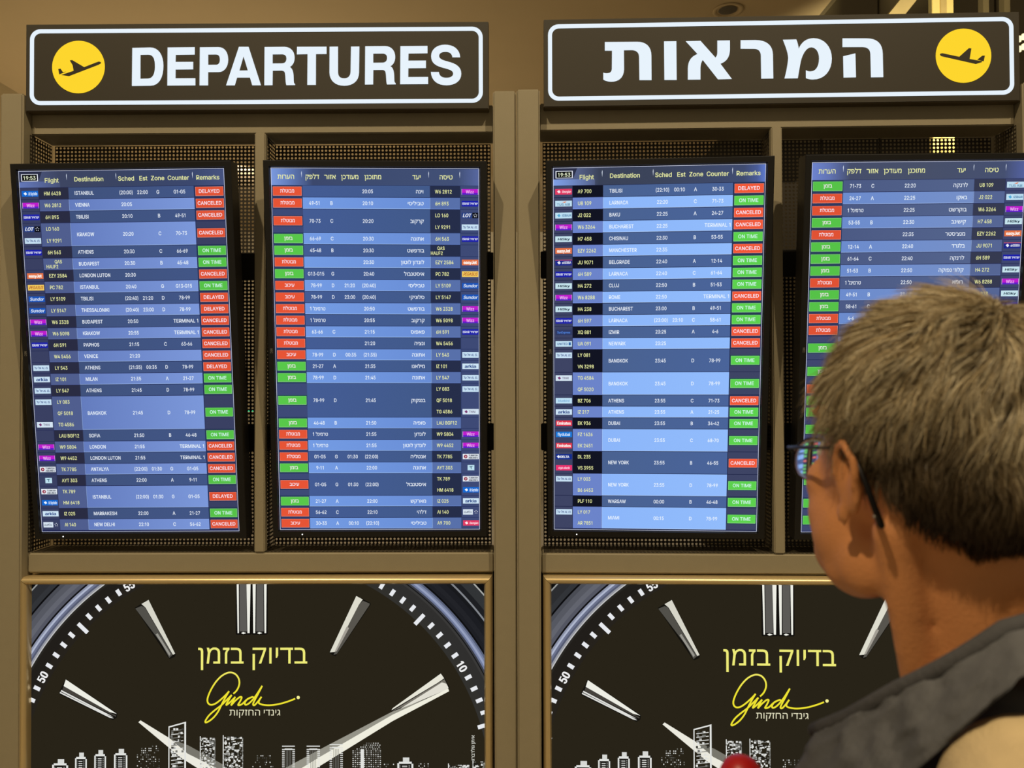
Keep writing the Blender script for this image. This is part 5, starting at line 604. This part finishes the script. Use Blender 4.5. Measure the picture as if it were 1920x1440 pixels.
                if lc == 'UA': lg.rect(xa + lw * .8, xa + lw * .93, zc - .004, zc + .004, -.0006, (45, 100, 165)); x_t = xa + lw * .42
                if lc == 'U8': lg.poly([(xa + lw * .4, -.0006, zc + .004), (xa + lw * .58, -.0006, zc + .0015), (xa + lw * .68, -.0006, zc + .0065)], (225, 130, 90))
                text(lg, wds, x_t, zc - hcap * (.5 if lc != 'U8' else .95), hcap if lc != 'U8' else .0062, al, -.0007, fg, width=lw * share, slant=sl, bold=.0004 if lc in ('U2', 'EK', 'IZ', 'DL', 'H7') else .0001)
    # bright line round the picture area
    g = .0012
    for a, b, c, d in ((0, SW, 0, g), (0, SW, SHH - g, SHH), (0, g, 0, SHH), (SW - g, SW, 0, SHH)): s.rect(-SW / 2 + a, -SW / 2 + b, -SHH / 2 + c, -SHH / 2 + d, -.0006, (206, 212, 236))
    s.build('screen', M['screen'], e); tl = t.build('lettering', M['screen'], e); tl['kind'] = 'stuff'
    for lg in LGS: lg.build('airline_logo', M['screen'], e)
    bx = MB(); text(bx, 'NEC', -SW / 2 - .0125, .012, .0065, 0, -.0068, None, ang=R_(-90), width=.014, bold=.0002); bx.build('maker_mark', M['steel'], e)
    bm = bmesh.new(); bmesh.ops.create_uvsphere(bm, u_segments=10, v_segments=6, radius=.0019)
    led = bm_obj('standby_light', bm, M['led'], e); led.location = (X(.113), -.0066, Z(1.0119))
    return e
P1 = dict(base=0, logo=(58, 64, 98), line=(36, 42, 84), glow=(100, 120, 185), edge=(150, 178, 228), ytext=(236, 240, 168), flight=((42, 44, 66), (80, 94, 142)), dest=(((64, 82, 124), (66, 86, 134)), ((100, 124, 190), (124, 152, 218))),
          head=[(0, (58, 64, 92)), (.1, (72, 82, 118)), (.2, (62, 70, 98)), (.5, (58, 68, 98)), (.85, (60, 72, 110)), (1, (72, 84, 128))])
P2 = dict(P1, logo=(62, 74, 118), line=(40, 52, 96), edge=(156, 190, 240), flight=((38, 46, 74), (88, 112, 170)), dest=(((68, 92, 148), (66, 90, 138)), ((116, 156, 228), (106, 142, 214))),
          head=[(0, (124, 154, 222)), (.09, (96, 122, 184)), (.2, (60, 72, 108)), (.5, (62, 76, 112)), (.9, (66, 80, 118)), (1, (88, 104, 160))])
P3 = dict(P1, logo=(62, 68, 100), line=(32, 38, 72), glow=(128, 160, 232), edge=(176, 206, 252), flight=((18, 20, 34), (108, 132, 202)), dest=(((74, 98, 144), (74, 100, 154)), ((140, 182, 250), (146, 188, 252))),
          head=[(0, (90, 100, 140)), (.12, (84, 96, 134)), (.22, (58, 66, 88)), (.5, (60, 68, 90)), (.9, (64, 76, 112)), (.96, (74, 92, 150)), (1, (96, 124, 206))])
P4 = dict(P1, logo=(64, 72, 110), line=(40, 46, 88), edge=(150, 176, 226), flight=((54, 58, 80), (86, 102, 148)), dest=(((76, 90, 132), (84, 100, 140)), ((108, 140, 206), (118, 144, 200))),
          head=[(0, (110, 132, 206)), (.08, (98, 116, 180)), (.18, (70, 78, 106)), (.5, (72, 80, 104)), (.9, (70, 80, 112)), (1, (84, 98, 160))])
display((-1.0722, 2.1747, 1.7303), (-1.25, 5.77, -.33), ROWS[0:26], False, .0448, .03168, P1, 'black framed flight display in English, row ISTANBUL at its top', None, 1.0)
display((-.3783, 2.1775, 1.7336), (.75, 5.87, .15), ROWS[1:27], True, .0463, .0317, P2, 'black framed flight display in Hebrew beside the two middle posts', None, 1.03)
display((.4031, 2.1563, 1.7304), (-3.96, 6.76, .1), ROWS[26:], False, .0473, .03163, P3, 'black framed flight display in English with TBILISI in its first row', None, 1.08)
display((1.0967, 2.1253, 1.7321), (-.35, 6.39, -.28), r4, True, .0465, .0317, P4, "black framed flight display in Hebrew behind the person's head", None, 1.0)
bm = bmesh.new(); bmesh.ops.create_cube(bm, size=1)
for v in bm.verts: v.co = (v.co.x * .03, v.co.y * .004, v.co.z * .006)
gl = bm_obj('status_light', bm, M['green'], None, UL @ Matrix.Translation((-.068, .150, -.0515))); gl.parent = FL; gl.matrix_parent_inverse = (UL @ Matrix.Translation((0, 0, B))).inverted()

# ------------------------------------------------------------------ the person
skin = mat('skin', (222, 150, 96), .5, 0, .10, 30, .25, 350, spec=.35)
hairbase = mat('scalp_hair_base', (52, 40, 28), .8, 0, .3, 60, .6, 300)
vestm = mat('grey_quilted_fabric', (92, 93, 98), .9, 0, .16, 26, .9, 60, spec=.2)
vestd = mat('dark_grey_lining', (76, 76, 80), .9, 0, .1, 40, .4, 200, spec=.2)
beige = mat('beige_sweater_knit', (206, 184, 144), .95, 0, .08, 60, .5, 500, spec=.1)
trous = mat('dark_trouser_cloth', (36, 38, 46), .9, 0, .1, 50, .3, 300)
shoem = mat('black_leather', (22, 20, 20), .45)
redm = mat('red_plastic', (190, 22, 26), .4)
eyew = mat('eye_white', (230, 225, 215), .2)
hm = bpy.data.materials.new('hair_strands'); hm.use_nodes = True; ht = hm.node_tree; hb_ = ht.nodes['Principled BSDF']; ha = ht.nodes.new('ShaderNodeAttribute'); ha.attribute_name = 'col'
ht.links.new(ha.outputs['Color'], hb_.inputs['Base Color']); hb_.inputs['Roughness'].default_value = .45; hb_.inputs['Specular IOR Level'].default_value = .35
PX, PY = .357, .60
HB = Matrix.Translation((PX, PY, 0)) @ Matrix.Rotation(R_(70), 4, 'Z')               # body axes: x right, y forward
HH = Matrix.Translation((.335, .612, 1.566)) @ Matrix.Rotation(R_(15), 4, 'Z') @ Matrix.Rotation(R_(4), 4, 'X')   # head axes
def ell(bm, mw, c, r, rot=(0, 0, 0), seg=24):
    bmesh.ops.create_uvsphere(bm, u_segments=seg, v_segments=seg // 2, radius=1, matrix=mw @ Matrix.Translation(c) @ Euler([R_(a) for a in rot]).to_matrix().to_4x4() @ Matrix.Diagonal((*r, 1)))
def limb(bm, pts, seg=14, mw=None):
    """tapering tube through (point, radius) with round ends"""
    P = [(mw @ Vector(p) if mw else Vector(p), r) for p, r in pts]; rings = []
    d0 = (P[1][0] - P[0][0]).normalized(); ref = Vector((1, 0, 0)) if abs(d0.x) < .8 else Vector((0, 1, 0))
    for i, (p, r) in enumerate(P):
        d = (P[min(i + 1, len(P) - 1)][0] - P[max(i - 1, 0)][0]).normalized(); a = d.cross(ref).normalized(); b = d.cross(a)
        rings.append([bm.verts.new(p + r * (math.cos(2 * math.pi * k / seg) * a + math.sin(2 * math.pi * k / seg) * b)) for k in range(seg)])
    for p, q in zip(rings, rings[1:]):
        for k in range(seg): bm.faces.new((p[k], p[(k + 1) % seg], q[(k + 1) % seg], q[k]))
    bm.faces.new(rings[0][::-1]); bm.faces.new(rings[-1])
    for p, r in (P[0], P[-1]): bmesh.ops.create_uvsphere(bm, u_segments=seg, v_segments=8, radius=r * .99, matrix=Matrix.Translation(p))
def loft(bm, rows, mw, seg=36, pw=2.3):
    rings = []
    for z, a, b, yo in rows:
        rg = []
        for k in range(seg):
            t = 2 * math.pi * k / seg; c, s = math.cos(t), math.sin(t)
            rg.append(bm.verts.new(mw @ Vector((a * math.copysign(abs(c) ** (2 / pw), c), yo + b * math.copysign(abs(s) ** (2 / pw), s), z))))
        rings.append(rg)
    for p, q in zip(rings, rings[1:]):
        for k in range(seg): bm.faces.new((p[k], p[(k + 1) % seg], q[(k + 1) % seg], q[k]))
    bm.faces.new(rings[0][::-1]); bm.faces.new(rings[-1])
def slope(bm):
    for v in bm.verts:
        q = HB.inverted() @ v.co
        if q.z > 1.24 and q.z < 1.5 and q.y > 0: v.co.z -= min(1, (q.z - 1.24) / .2) * (q.y * .95 + max(0, q.x) * .35)
def fuse(name, bm, m, parent, voxel=.005, it=6, f=.5):
    bmesh.ops.recalc_face_normals(bm, faces=bm.faces[:])
    me = bpy.data.meshes.new(name); bm.to_mesh(me); bm.free(); o = bpy.data.objects.new('fuse_tmp', me); C.objects.link(o)
    r = o.modifiers.new('r', 'REMESH'); r.mode = 'VOXEL'; r.voxel_size = voxel; s = o.modifiers.new('s', 'SMOOTH'); s.iterations = it; s.factor = f
    bpy.context.view_layer.update(); dg = bpy.context.evaluated_depsgraph_get(); res = bpy.data.meshes.new_from_object(o.evaluated_get(dg)); res.name = name
    bpy.data.objects.remove(o); bpy.data.meshes.remove(me); res.materials.clear(); res.materials.append(m); res.polygons.foreach_set('use_smooth', [True] * len(res.polygons))
    return link(name, res, parent)
person = bpy.data.objects.new('person', None); C.objects.link(person)
tag(person, 'person with short greying hair and glasses in a grey quilted vest, facing the displays', 'person')
body = bmesh.new()
# skull, face and jaw
ell(body, HH, (0, -.006, .022), (.076, .094, .101), seg=36); ell(body, HH, (0, .030, -.012), (.066, .068, .080), seg=32)
ell(body, HH, (0, .042, -.070), (.058, .050, .052), seg=28); ell(body, HH, (0, .080, -.104), (.026, .020, .020)); ell(body, HH, (0, .050, -.098), (.042, .038, .026), seg=24); ell(body, HH, (0, .088, .030), (.052, .018, .012))
for s in (-1, 1):
    ell(body, HH, (s * .036, .070, -.030), (.026, .026, .026)); ell(body, HH, (s * .053, .016, -.082), (.015, .030, .028), (20, 0, 0)); ell(body, HH, (s * .045, .055, -.055), (.020, .032, .030)); ell(body, HH, (s * .030, .060, -.086), (.028, .028, .028)); ell(body, HH, (s * .042, .042, -.066), (.026, .040, .040)); ell(body, HH, (s * .040, .034, -.092), (.024, .036, .026))
limb(body, [((0, .096, .018), .007), ((0, .110, -.006), .009), ((0, .120, -.024), .011)], mw=HH)
for s in (-1, 1): ell(body, HH, (s * .010, .110, -.027), (.008, .009, .006))
ell(body, HH, (0, .096, -.054), (.022, .010, .006)); ell(body, HH, (0, .094, -.065), (.020, .010, .006))
# ears: rim, bowl, lobe
for s in (-1, 1):
    pts = []
    for k in range(13):
        a = R_(-60 + 270 * k / 12); pts.append(((s * (.080 + .010 * math.sin(R_(15 * k))), -.004 - .014 * math.cos(a) * (1.05 if k > 3 else .8) * -1 * -1, -.014 + .027 * math.sin(a) + (.004 if k > 6 else 0)), .0044))
    limb(body, pts, 8, HH); ell(body, HH, (s * .080, -.002, -.018), (.0045, .014, .024)); ell(body, HH, (s * .0805, .004, -.040), (.0045, .008, .011)); ell(body, HH, (s * .080, .010, -.020), (.005, .004, .008))
# neck
limb(body, [((.343, .602, 1.53), .055), ((.356, .602, 1.49), .055), ((.366, .603, 1.44), .057), ((.375, .602, 1.39), .062)], 24)
a_, b_ = HH @ Vector((-.055, -.02, -.05)), HB @ Vector((-.02, .035, 1.375)); limb(body, [(tuple(a_), .016), (tuple((a_ + b_) / 2), .015), (tuple(b_), .016)])
a_, b_ = HH @ Vector((.055, -.02, -.05)), HB @ Vector((.02, .0, 1.375)); limb(body, [(tuple(a_), .016), (tuple((a_ + b_) / 2), .015), (tuple(b_), .016)])
# trunk and legs under the clothes
loft(body, [(.86, .15, .10, 0), (.95, .155, .105, 0), (1.05, .135, .095, 0), (1.2, .15, .10, .005), (1.30, .155, .09, .0), (1.36, .13, .065, -.01), (1.41, .06, .05, -.01)], HB)
hipL, hipR = (-.085, 0, .90), (.085, 0, .90)
for s, k_ in ((-1, .02), (1, -.02)):
    limb(body, [((s * .085, 0, .90), .078), ((s * .09, .01 + k_, .70), .070), ((s * .092, .012 + k_, .49), .050), ((s * .093, k_, .36), .050), ((s * .095, -.01 + k_, .12), .034), ((s * .095, -.01 + k_, .07), .036)], 18, HB)
    ell(body, HB, (s * .097, .055 + k_, .035), (.036, .115, .028))
SHL, SHR = Vector((.303, .425, 1.380)), Vector((.455, .768, 1.305))
ELL, WRL = Vector((.292, .415, 1.09)), Vector((.215, .425, .86))
ELR, WRR = Vector((.415, .790, 1.09)), Vector((.239, .705, 1.185))
for a, b, c in ((SHL, ELL, WRL), (SHR, ELR, WRR)):
    limb(body, [(tuple(a), .040), (tuple(a.lerp(b, .5)), .038), (tuple(b), .036), (tuple(b.lerp(c, .4)), .037), (tuple(c), .025)], 16)
def hand(wr, dirv, palm_n, curl, thumb_side, lens=(.070, .078, .072, .056)):
    """palm, four jointed fingers and a thumb that leaves the palm's side"""
    d = dirv.normalized(); n = palm_n.normalized(); s = d.cross(n).normalized(); pc = wr + d * .045
    mw = Matrix(((s.x, d.x, n.x, pc.x), (s.y, d.y, n.y, pc.y), (s.z, d.z, n.z, pc.z), (0, 0, 0, 1)))
    ell(body, mw, (0, 0, 0), (.041, .050, .016)); limb(body, [((0, -.05, 0), .026), ((0, -.02, 0), .026)], 12, mw)
    for i, L in enumerate(lens):
        x = (-.030 + .020 * i) * (-thumb_side); a = 0; p = Vector((x, .038, 0)); pts = [(tuple(p - Vector((0, .02, 0))), .0095), (tuple(p), .0095)]
        for k, fr in enumerate((.45, .30, .25)):
            a += R_(curl * (1, 1.1, .8)[k]); p = p + Vector((0, math.cos(a), math.sin(a))) * L * fr; pts.append((tuple(p), .0092 - .0009 * k))
        limb(body, pts, 8, mw)
    t0 = Vector((-.030 * -thumb_side * -1, -.020, .004)); q1 = t0 + Vector((thumb_side * .022, .022, .012)); q2 = q1 + Vector((thumb_side * .006, .026, .016)); q3 = q2 + Vector((-thumb_side * .004, .020, .014))
    limb(body, [(tuple(t0), .014), (tuple(q1), .012), (tuple(q2), .0105), (tuple(q3), .009)], 8, mw)
hand(WRL, Vector((-.05, .03, -1)), Vector((.9, .4, 0)), 18, 1)
BOT = Vector((.181, .652, 0))
hand(WRR, Vector((-.80, -.55, .10)), Vector((.55, -.80, 0)).normalized() * 1, 48, -1)
bodyo = fuse('body', body, skin, person, .0040, 8, .5)
for s in (-1, 1):
    bm = bmesh.new(); ell(bm, HH, (s * .031, .0845, -.006), (.0125, .0125, .0125)); bm_obj('eye', bm, eyew, person, smooth=True)
# trousers, shoes
bm = bmesh.new(); loft(bm, [(.84, .155, .115, 0), (.90, .165, .118, 0), (1.0, .155, .112, 0), (1.05, .15, .108, 0)], HB)
for s, k_ in ((-1, .02), (1, -.02)): limb(bm, [((s * .085, 0, .90), .090), ((s * .09, .01 + k_, .70), .084), ((s * .092, .010 + k_, .49), .070), ((s * .093, k_, .30), .066), ((s * .095, -.01 + k_, .10), .060)], 20, HB)
fuse('trousers', bm, trous, person, .007, 5)
for s, k_ in ((-1, .02), (1, -.02)):
    bm = bmesh.new(); ell(bm, HB, (s * .097, .045 + k_, .045), (.047, .140, .043)); ell(bm, HB, (s * .096, -.02 + k_, .07), (.045, .06, .05))
    for v in bm.verts: v.co.z = max(v.co.z, .001)
    fuse('shoe', bm, shoem, person, .006, 4)
# sweater sleeves
for a, b, c, rr in ((SHL, ELL, WRL, 1), (SHR, ELR, WRR, 1)):
    bm = bmesh.new(); inn = a.lerp(Vector((.37, .60, 1.31)), .25)
    limb(bm, [(tuple(inn), .060), (tuple(a + Vector((0, 0, .004))), .0655), (tuple(a.lerp(b, .3)), .062), (tuple(a.lerp(b, .7)), .054), (tuple(b), .050), (tuple(b.lerp(c, .5)), .045), (tuple(b.lerp(c, .93)), .035)], 22)
    fuse('sleeve', bm, beige, person, .005, 5)
# quilted vest: shell, channel seams, stand collar
bm = bmesh.new()
loft(bm, [(.84, .178, .138, 0), (.95, .176, .135, 0), (1.05, .160, .125, 0), (1.2, .172, .120, .002), (1.30, .170, .116, .0), (1.36, .150, .108, -.003), (1.395, .116, .095, -.010), (1.42, .092, .076, -.015)], HB); slope(bm)
for s in (-1, 1): limb(bm, [((s * .070, -.012, 1.385 - .02 * (s > 0)), .044), ((s * .098, -.014, 1.376 - .03 * (s > 0)), .048), ((s * .118, -.012, 1.360 - .03 * (s > 0)), .042)], 18, HB)
vest = fuse('quilted_vest', bm, vestm, person, .006, 6)
V0 = [v.co.copy() for v in vest.data.vertices]; nr = [v.normal.copy() for v in vest.data.vertices]
for v, p, n in zip(vest.data.vertices, V0, nr):
    q = HB.inverted() @ p; v.co = p + n * (.006 * noise.noise(p * 48) + .0045 * (abs(math.sin((q.z + q.x * .55) * 95)) * abs(math.sin((q.z - q.x * .55) * 95))) ** .5 + .0025 * noise.noise(p * 35))
def collar_pt(t, k, out=0):
    """t: -1..1 round the neck (0 nape, +1 the tip on the person's left front), k: 0 top edge .. 1 foot"""
    a = abs(t); keys_a = (0, 50, 90, 110, 130, 150, 168); zt = (1.485, 1.480, 1.463, 1.435, 1.408, 1.376, 1.350); zb = (1.432, 1.438, 1.448, 1.392, 1.335, 1.285, 1.250)
    rt_ = (.078, .080, .094, .098, .103, .112, .124); rb = (.112, .118, .132, .134, .140, .146, .150)
    ang = a * 168; zt = zt if t > 0 else (1.485, 1.478, 1.43, 1.33, 1.27, 1.24, 1.22); zb = zb if t > 0 else (1.432, 1.43, 1.38, 1.28, 1.23, 1.20, 1.18); j = max(i for i in range(6) if keys_a[i] <= ang + 1e-6); f = min(1, (ang - keys_a[j]) / (keys_a[j + 1] - keys_a[j])); L = lambda q: q[j] + (q[j + 1] - q[j]) * f
    z = L(zt) + (L(zb) - L(zt)) * k; r = L(rt_) + (L(rb) - L(rt_)) * (max(k, 0) ** 1.4) + out + .006 * math.sin(math.pi * k)
    d = R_(-90 - math.copysign(ang, t) * (1 if True else -1)); d = R_(-90) - math.copysign(R_(ang), t)
    return HB @ Vector((r * math.cos(d), r * math.sin(d) * .95, z))
bm = bmesh.new(); nt, nk = 170, 26; go = [[None] * (nk + 1) for _ in range(nt + 1)]; gi = [[None] * (nk + 1) for _ in range(nt + 1)]
for i in range(nt + 1):
    for k in range(nk + 1):
        t, kk = -1 + 2 * i / nt, k / nk; po = collar_pt(t, kk, .005); q = .0035 * (abs(math.sin(t * 26 + kk * 5)) * abs(math.sin(t * 26 - kk * 5))) ** .5 * (1 if .1 < kk < .95 else 0); po = collar_pt(t, kk, .005 + q) + (po - Vector((PX, PY, po.z))).normalized() * (.0045 * noise.noise(po * 48) + .003 * noise.noise(po * 110))
        go[i][k] = bm.verts.new(po); gi[i][k] = bm.verts.new(collar_pt(t, kk, -.005))
for i in range(nt):
    for k in range(nk): bm.faces.new((go[i][k], go[i + 1][k], go[i + 1][k + 1], go[i][k + 1])); bm.faces.new((gi[i][k], gi[i][k + 1], gi[i + 1][k + 1], gi[i + 1][k]))
    for k in (0, nk): bm.faces.new((go[i][k], gi[i][k], gi[i + 1][k], go[i + 1][k]))
for k in range(nk):
    for i in (0, nt): bm.faces.new((go[i][k], go[i][k + 1], gi[i][k + 1], gi[i][k]))
bmesh.ops.recalc_face_normals(bm, faces=bm.faces[:]); cl = bm_obj('collar', bm, vestm, vest, smooth=True)
bm = bmesh.new(); limb(bm, [(tuple(collar_pt(-1 + 2 * i / 60, -.02, 0)), .0065) for i in range(61)], 10); bm_obj('collar_edging', bm, vestd, vest, smooth=True)

# hair: short layered cut as thousands of fine strands over a dark cap
def scalp(u, v, k=1.0):   # u azimuth (0 = face side), v polar from the top
    return Vector((.0775 * k * math.sin(v) * math.sin(u), -.007 + .0965 * k * math.sin(v) * math.cos(u), .022 + .103 * k * math.cos(v)))
def hairline(p):          # True where hair grows (head axes)
    x, y, z = p
    if y > .055: return z > .060 + (y - .055) * .4
    if y > .005: return z > .012 + (y - .005) * .80
    if y > -.028: return z > .012 - (.005 - y) * .9
    return z > -.018 - (-.028 - y) * 1.05 and z > -.078
rs = random.Random(11); NP = 27000; pos = []
bm = bmesh.new(); bmesh.ops.create_uvsphere(bm, u_segments=72, v_segments=48, radius=1)
for v in bm.verts: n_ = v.co.normalized(); v.co = Vector((.0785 * n_.x, -.007 + .0975 * n_.y, .022 + .1045 * n_.z))
bmesh.ops.delete(bm, geom=[v for v in bm.verts if not hairline(v.co)], context='VERTS')
for v in bm.verts: v.co = HH @ v.co
cap_o = bm_obj('hair', bm, hairbase, person, smooth=True)
def down_flow(p, n):
    whorl = Vector((.010, -.045, .12)); d = p - whorl
    d = d.normalized() + Vector((0, -.1, -.9 if p.z < .09 else -.1)) + (Vector((.35, .5, 0)) if p.z > .085 and p.y > -.03 else Vector((0, 0, 0)))
    return (d - n * d.dot(n)).normalized()
VV = []; FF = []; CC = []
top_c, mid_c, low_c = (232, 222, 196), (170, 150, 114), (48, 34, 22)  # nape hair is darker; crown highlights and lower shade also mixed into tones
while len(pos) < NP:
    u, v = rs.uniform(-math.pi, math.pi), math.acos(rs.uniform(-.95, 1)); p = scalp(u, v)
    if not hairline(p): continue
    pos.append(p); n = Vector((p.x / .0775 ** 2, (p.y + .007) / .0965 ** 2, (p.z - .022) / .103 ** 2)).normalized()
    zf = min(1, max(0, (p.z + .078) / .13)); cl_n = noise.noise(p * 45) ; cl2 = noise.noise(p * 22 + Vector((7, 3, 1))); cl3 = noise.noise(p * 60 + Vector((1, 9, 4)))
    L = (.011 + .024 * zf) * rs.uniform(.75, 1.2) * (1 + .25 * cl2); fl = down_flow(p, n); sd = n.cross(fl)
    wr_ = (p - Vector((.010, -.045, .12))).length
    if wr_ < .045: fl = (fl + Vector((rs.uniform(-1, 1), rs.uniform(-1, 1), rs.uniform(-.3, .3))) * .8 * (1 - wr_ / .045)).normalized()
    fl = (fl + sd * (1.3 * cl_n + rs.uniform(-.25, .25))).normalized(); lift = .50 + .34 * cl3 + rs.uniform(-.12, .12) - .16 * (1 - zf)
    d = (n * lift + fl * (1 - lift * .6)).normalized(); cur = p - n * .001; segs = 4; wd = rs.uniform(.00028, .00050); side = (d.cross(Vector((rs.uniform(-1, 1), rs.uniform(-1, 1), rs.uniform(-1, 1)))).normalized())
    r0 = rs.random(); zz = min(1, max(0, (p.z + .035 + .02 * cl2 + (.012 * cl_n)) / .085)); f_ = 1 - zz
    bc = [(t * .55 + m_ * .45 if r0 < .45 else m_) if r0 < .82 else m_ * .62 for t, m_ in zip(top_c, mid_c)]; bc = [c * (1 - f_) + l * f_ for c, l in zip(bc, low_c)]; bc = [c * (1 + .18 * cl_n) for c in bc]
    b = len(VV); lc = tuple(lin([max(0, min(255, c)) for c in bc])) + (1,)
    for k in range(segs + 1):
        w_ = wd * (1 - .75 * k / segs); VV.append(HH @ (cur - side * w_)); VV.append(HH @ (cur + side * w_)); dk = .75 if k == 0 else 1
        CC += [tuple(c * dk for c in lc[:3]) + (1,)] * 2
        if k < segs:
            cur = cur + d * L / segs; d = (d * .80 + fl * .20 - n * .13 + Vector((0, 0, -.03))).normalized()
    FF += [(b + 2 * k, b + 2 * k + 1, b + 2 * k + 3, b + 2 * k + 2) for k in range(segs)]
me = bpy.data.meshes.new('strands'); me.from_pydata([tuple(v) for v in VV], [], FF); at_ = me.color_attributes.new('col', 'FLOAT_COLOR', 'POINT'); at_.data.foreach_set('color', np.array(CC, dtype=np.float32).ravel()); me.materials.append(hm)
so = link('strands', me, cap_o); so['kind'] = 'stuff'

# glasses: thin dark rims, curved lenses, arms hooked behind the ears
gm = mat('gunmetal_wire', (40, 38, 40), .35, .8)
glm = bpy.data.materials.new('lens_glass'); glm.use_nodes = True; gb = glm.node_tree.nodes['Principled BSDF']; gb.inputs['Transmission Weight'].default_value = 1; gb.inputs['Roughness'].default_value = .0; gb.inputs['IOR'].default_value = 1.5; gb.inputs['Base Color'].default_value = (.97, .98, 1, 1)
ge = bpy.data.objects.new('eyeglasses', None); C.objects.link(ge); tag(ge, 'thin dark metal glasses worn by the person looking at the displays', 'glasses')
for s in (-1, 1):
    cxl, yl, zl = s * .0325, .110, -.015; rim = []
    for k in range(29):
        a = 2 * math.pi * k / 28; rim.append(((cxl + .0240 * math.cos(a), yl - .006 * (math.cos(a) * s) ** 2 * (1 if math.cos(a) * s > 0 else .2), zl + .0190 * math.sin(a)), .0009))
    bm = bmesh.new(); limb(bm, rim, 8, HH); bm_obj('rim', bm, gm, ge, smooth=True)
    bm = bmesh.new(); nr_, na = 8, 32; f_ = []; bk = []
    for side_, st_ in ((1, f_), (-1, bk)):
        c0 = bm.verts.new(HH @ Vector((cxl, yl + (.0008 if side_ > 0 else -.0008) - .001, zl))); st_.append([c0])
        for i in range(1, nr_ + 1):
            r = i / nr_; rg = []
            for k in range(na):
                a = 2 * math.pi * k / na; x, z = .0238 * r * math.cos(a), .0188 * r * math.sin(a); rr = x * x + z * z; y = yl - .001 + (.0008 + rr * 1.0 if side_ > 0 else -.0008 - rr * 5.0) - .006 * (math.cos(a) * s * r) ** 2 * (1 if math.cos(a) * s > 0 else .2); rg.append(bm.verts.new(HH @ Vector((cxl + x, y, zl + z))))
            st_.append(rg)
        for k in range(na): bm.faces.new((c0, st_[1][k], st_[1][(k + 1) % na]))
        for i in range(1, nr_):
            for k in range(na): bm.faces.new((st_[i][k], st_[i + 1][k], st_[i + 1][(k + 1) % na], st_[i][(k + 1) % na]))
    for k in range(na): bm.faces.new((f_[-1][k], bk[-1][k], bk[-1][(k + 1) % na], f_[-1][(k + 1) % na]))
    bmesh.ops.recalc_face_normals(bm, faces=bm.faces[:]); bm_obj('lens', bm, glm, ge, smooth=True)
    bm = bmesh.new(); limb(bm, [((s * .0555, .104, -.008), .0012), ((s * .066, .098, -.002), .0014), ((s * .0745, .070, .002), .0015), ((s * .0800, .030, .007), .0016), ((s * .0835, .004, .012), .0018), ((s * .0850, -.012, .006), .0021), ((s * .0835, -.024, -.014), .0024), ((s * .080, -.036, -.040), .0026)], 10, HH); bm_obj('temple_arm', bm, gm, ge, smooth=True)
    for q in ((s * .0880, -.016, .000), (s * .0845, -.034, -.034)):
        bm = bmesh.new(); ell(bm, HH, q, (.0013, .0013, .0013), seg=10); bm_obj('silver_rivet', bm, M['steel'], ge, smooth=True)
bm = bmesh.new(); limb(bm, [((-.0085, .110, -.010), .0011), ((-.003, .114, -.006), .0011), ((.003, .114, -.006), .0011), ((.0085, .110, -.010), .0011)], 8, HH); bm_obj('bridge', bm, gm, ge, smooth=True)

# red bottle in the right hand
be = bpy.data.objects.new('drink_bottle', None); C.objects.link(be); be.location = (.174, .655, 1.121); be.rotation_euler = (0, R_(6), 0); tag(be, 'red rounded top of a bottle held low in front of the grey vest', 'bottle')
def lathe(name, prof, m, parent, n=32):
    bm = bmesh.new(); rg = [[bm.verts.new((r * math.cos(2 * math.pi * k / n), r * math.sin(2 * math.pi * k / n), z)) for k in range(n)] for r, z in prof]
    for p, q in zip(rg, rg[1:]):
        for k in range(n): bm.faces.new((p[k], p[(k + 1) % n], q[(k + 1) % n], q[k]))
    bm.faces.new(rg[0][::-1]); bm.faces.new(rg[-1]); return bm_obj(name, bm, m, parent, smooth=True)
lathe('bottle_body', [(.026, 0), (.030, .004), (.031, .10), (.031, .135), (.026, .150), (.019, .158)], redm, be)
lathe('cap', [(.017, .158), (.0185, .160), (.0185, .170), (.0175, .180), (.0145, .187), (.009, .1915), (.003, .1935)], redm, be)

for o_, l_ in ((person, (PX, PY, 0)), (ge, tuple(HH @ Vector((0, .11, 0))))):
    o_.location = l_
    for c_ in o_.children: c_.matrix_parent_inverse = Matrix.Translation(l_).inverted()
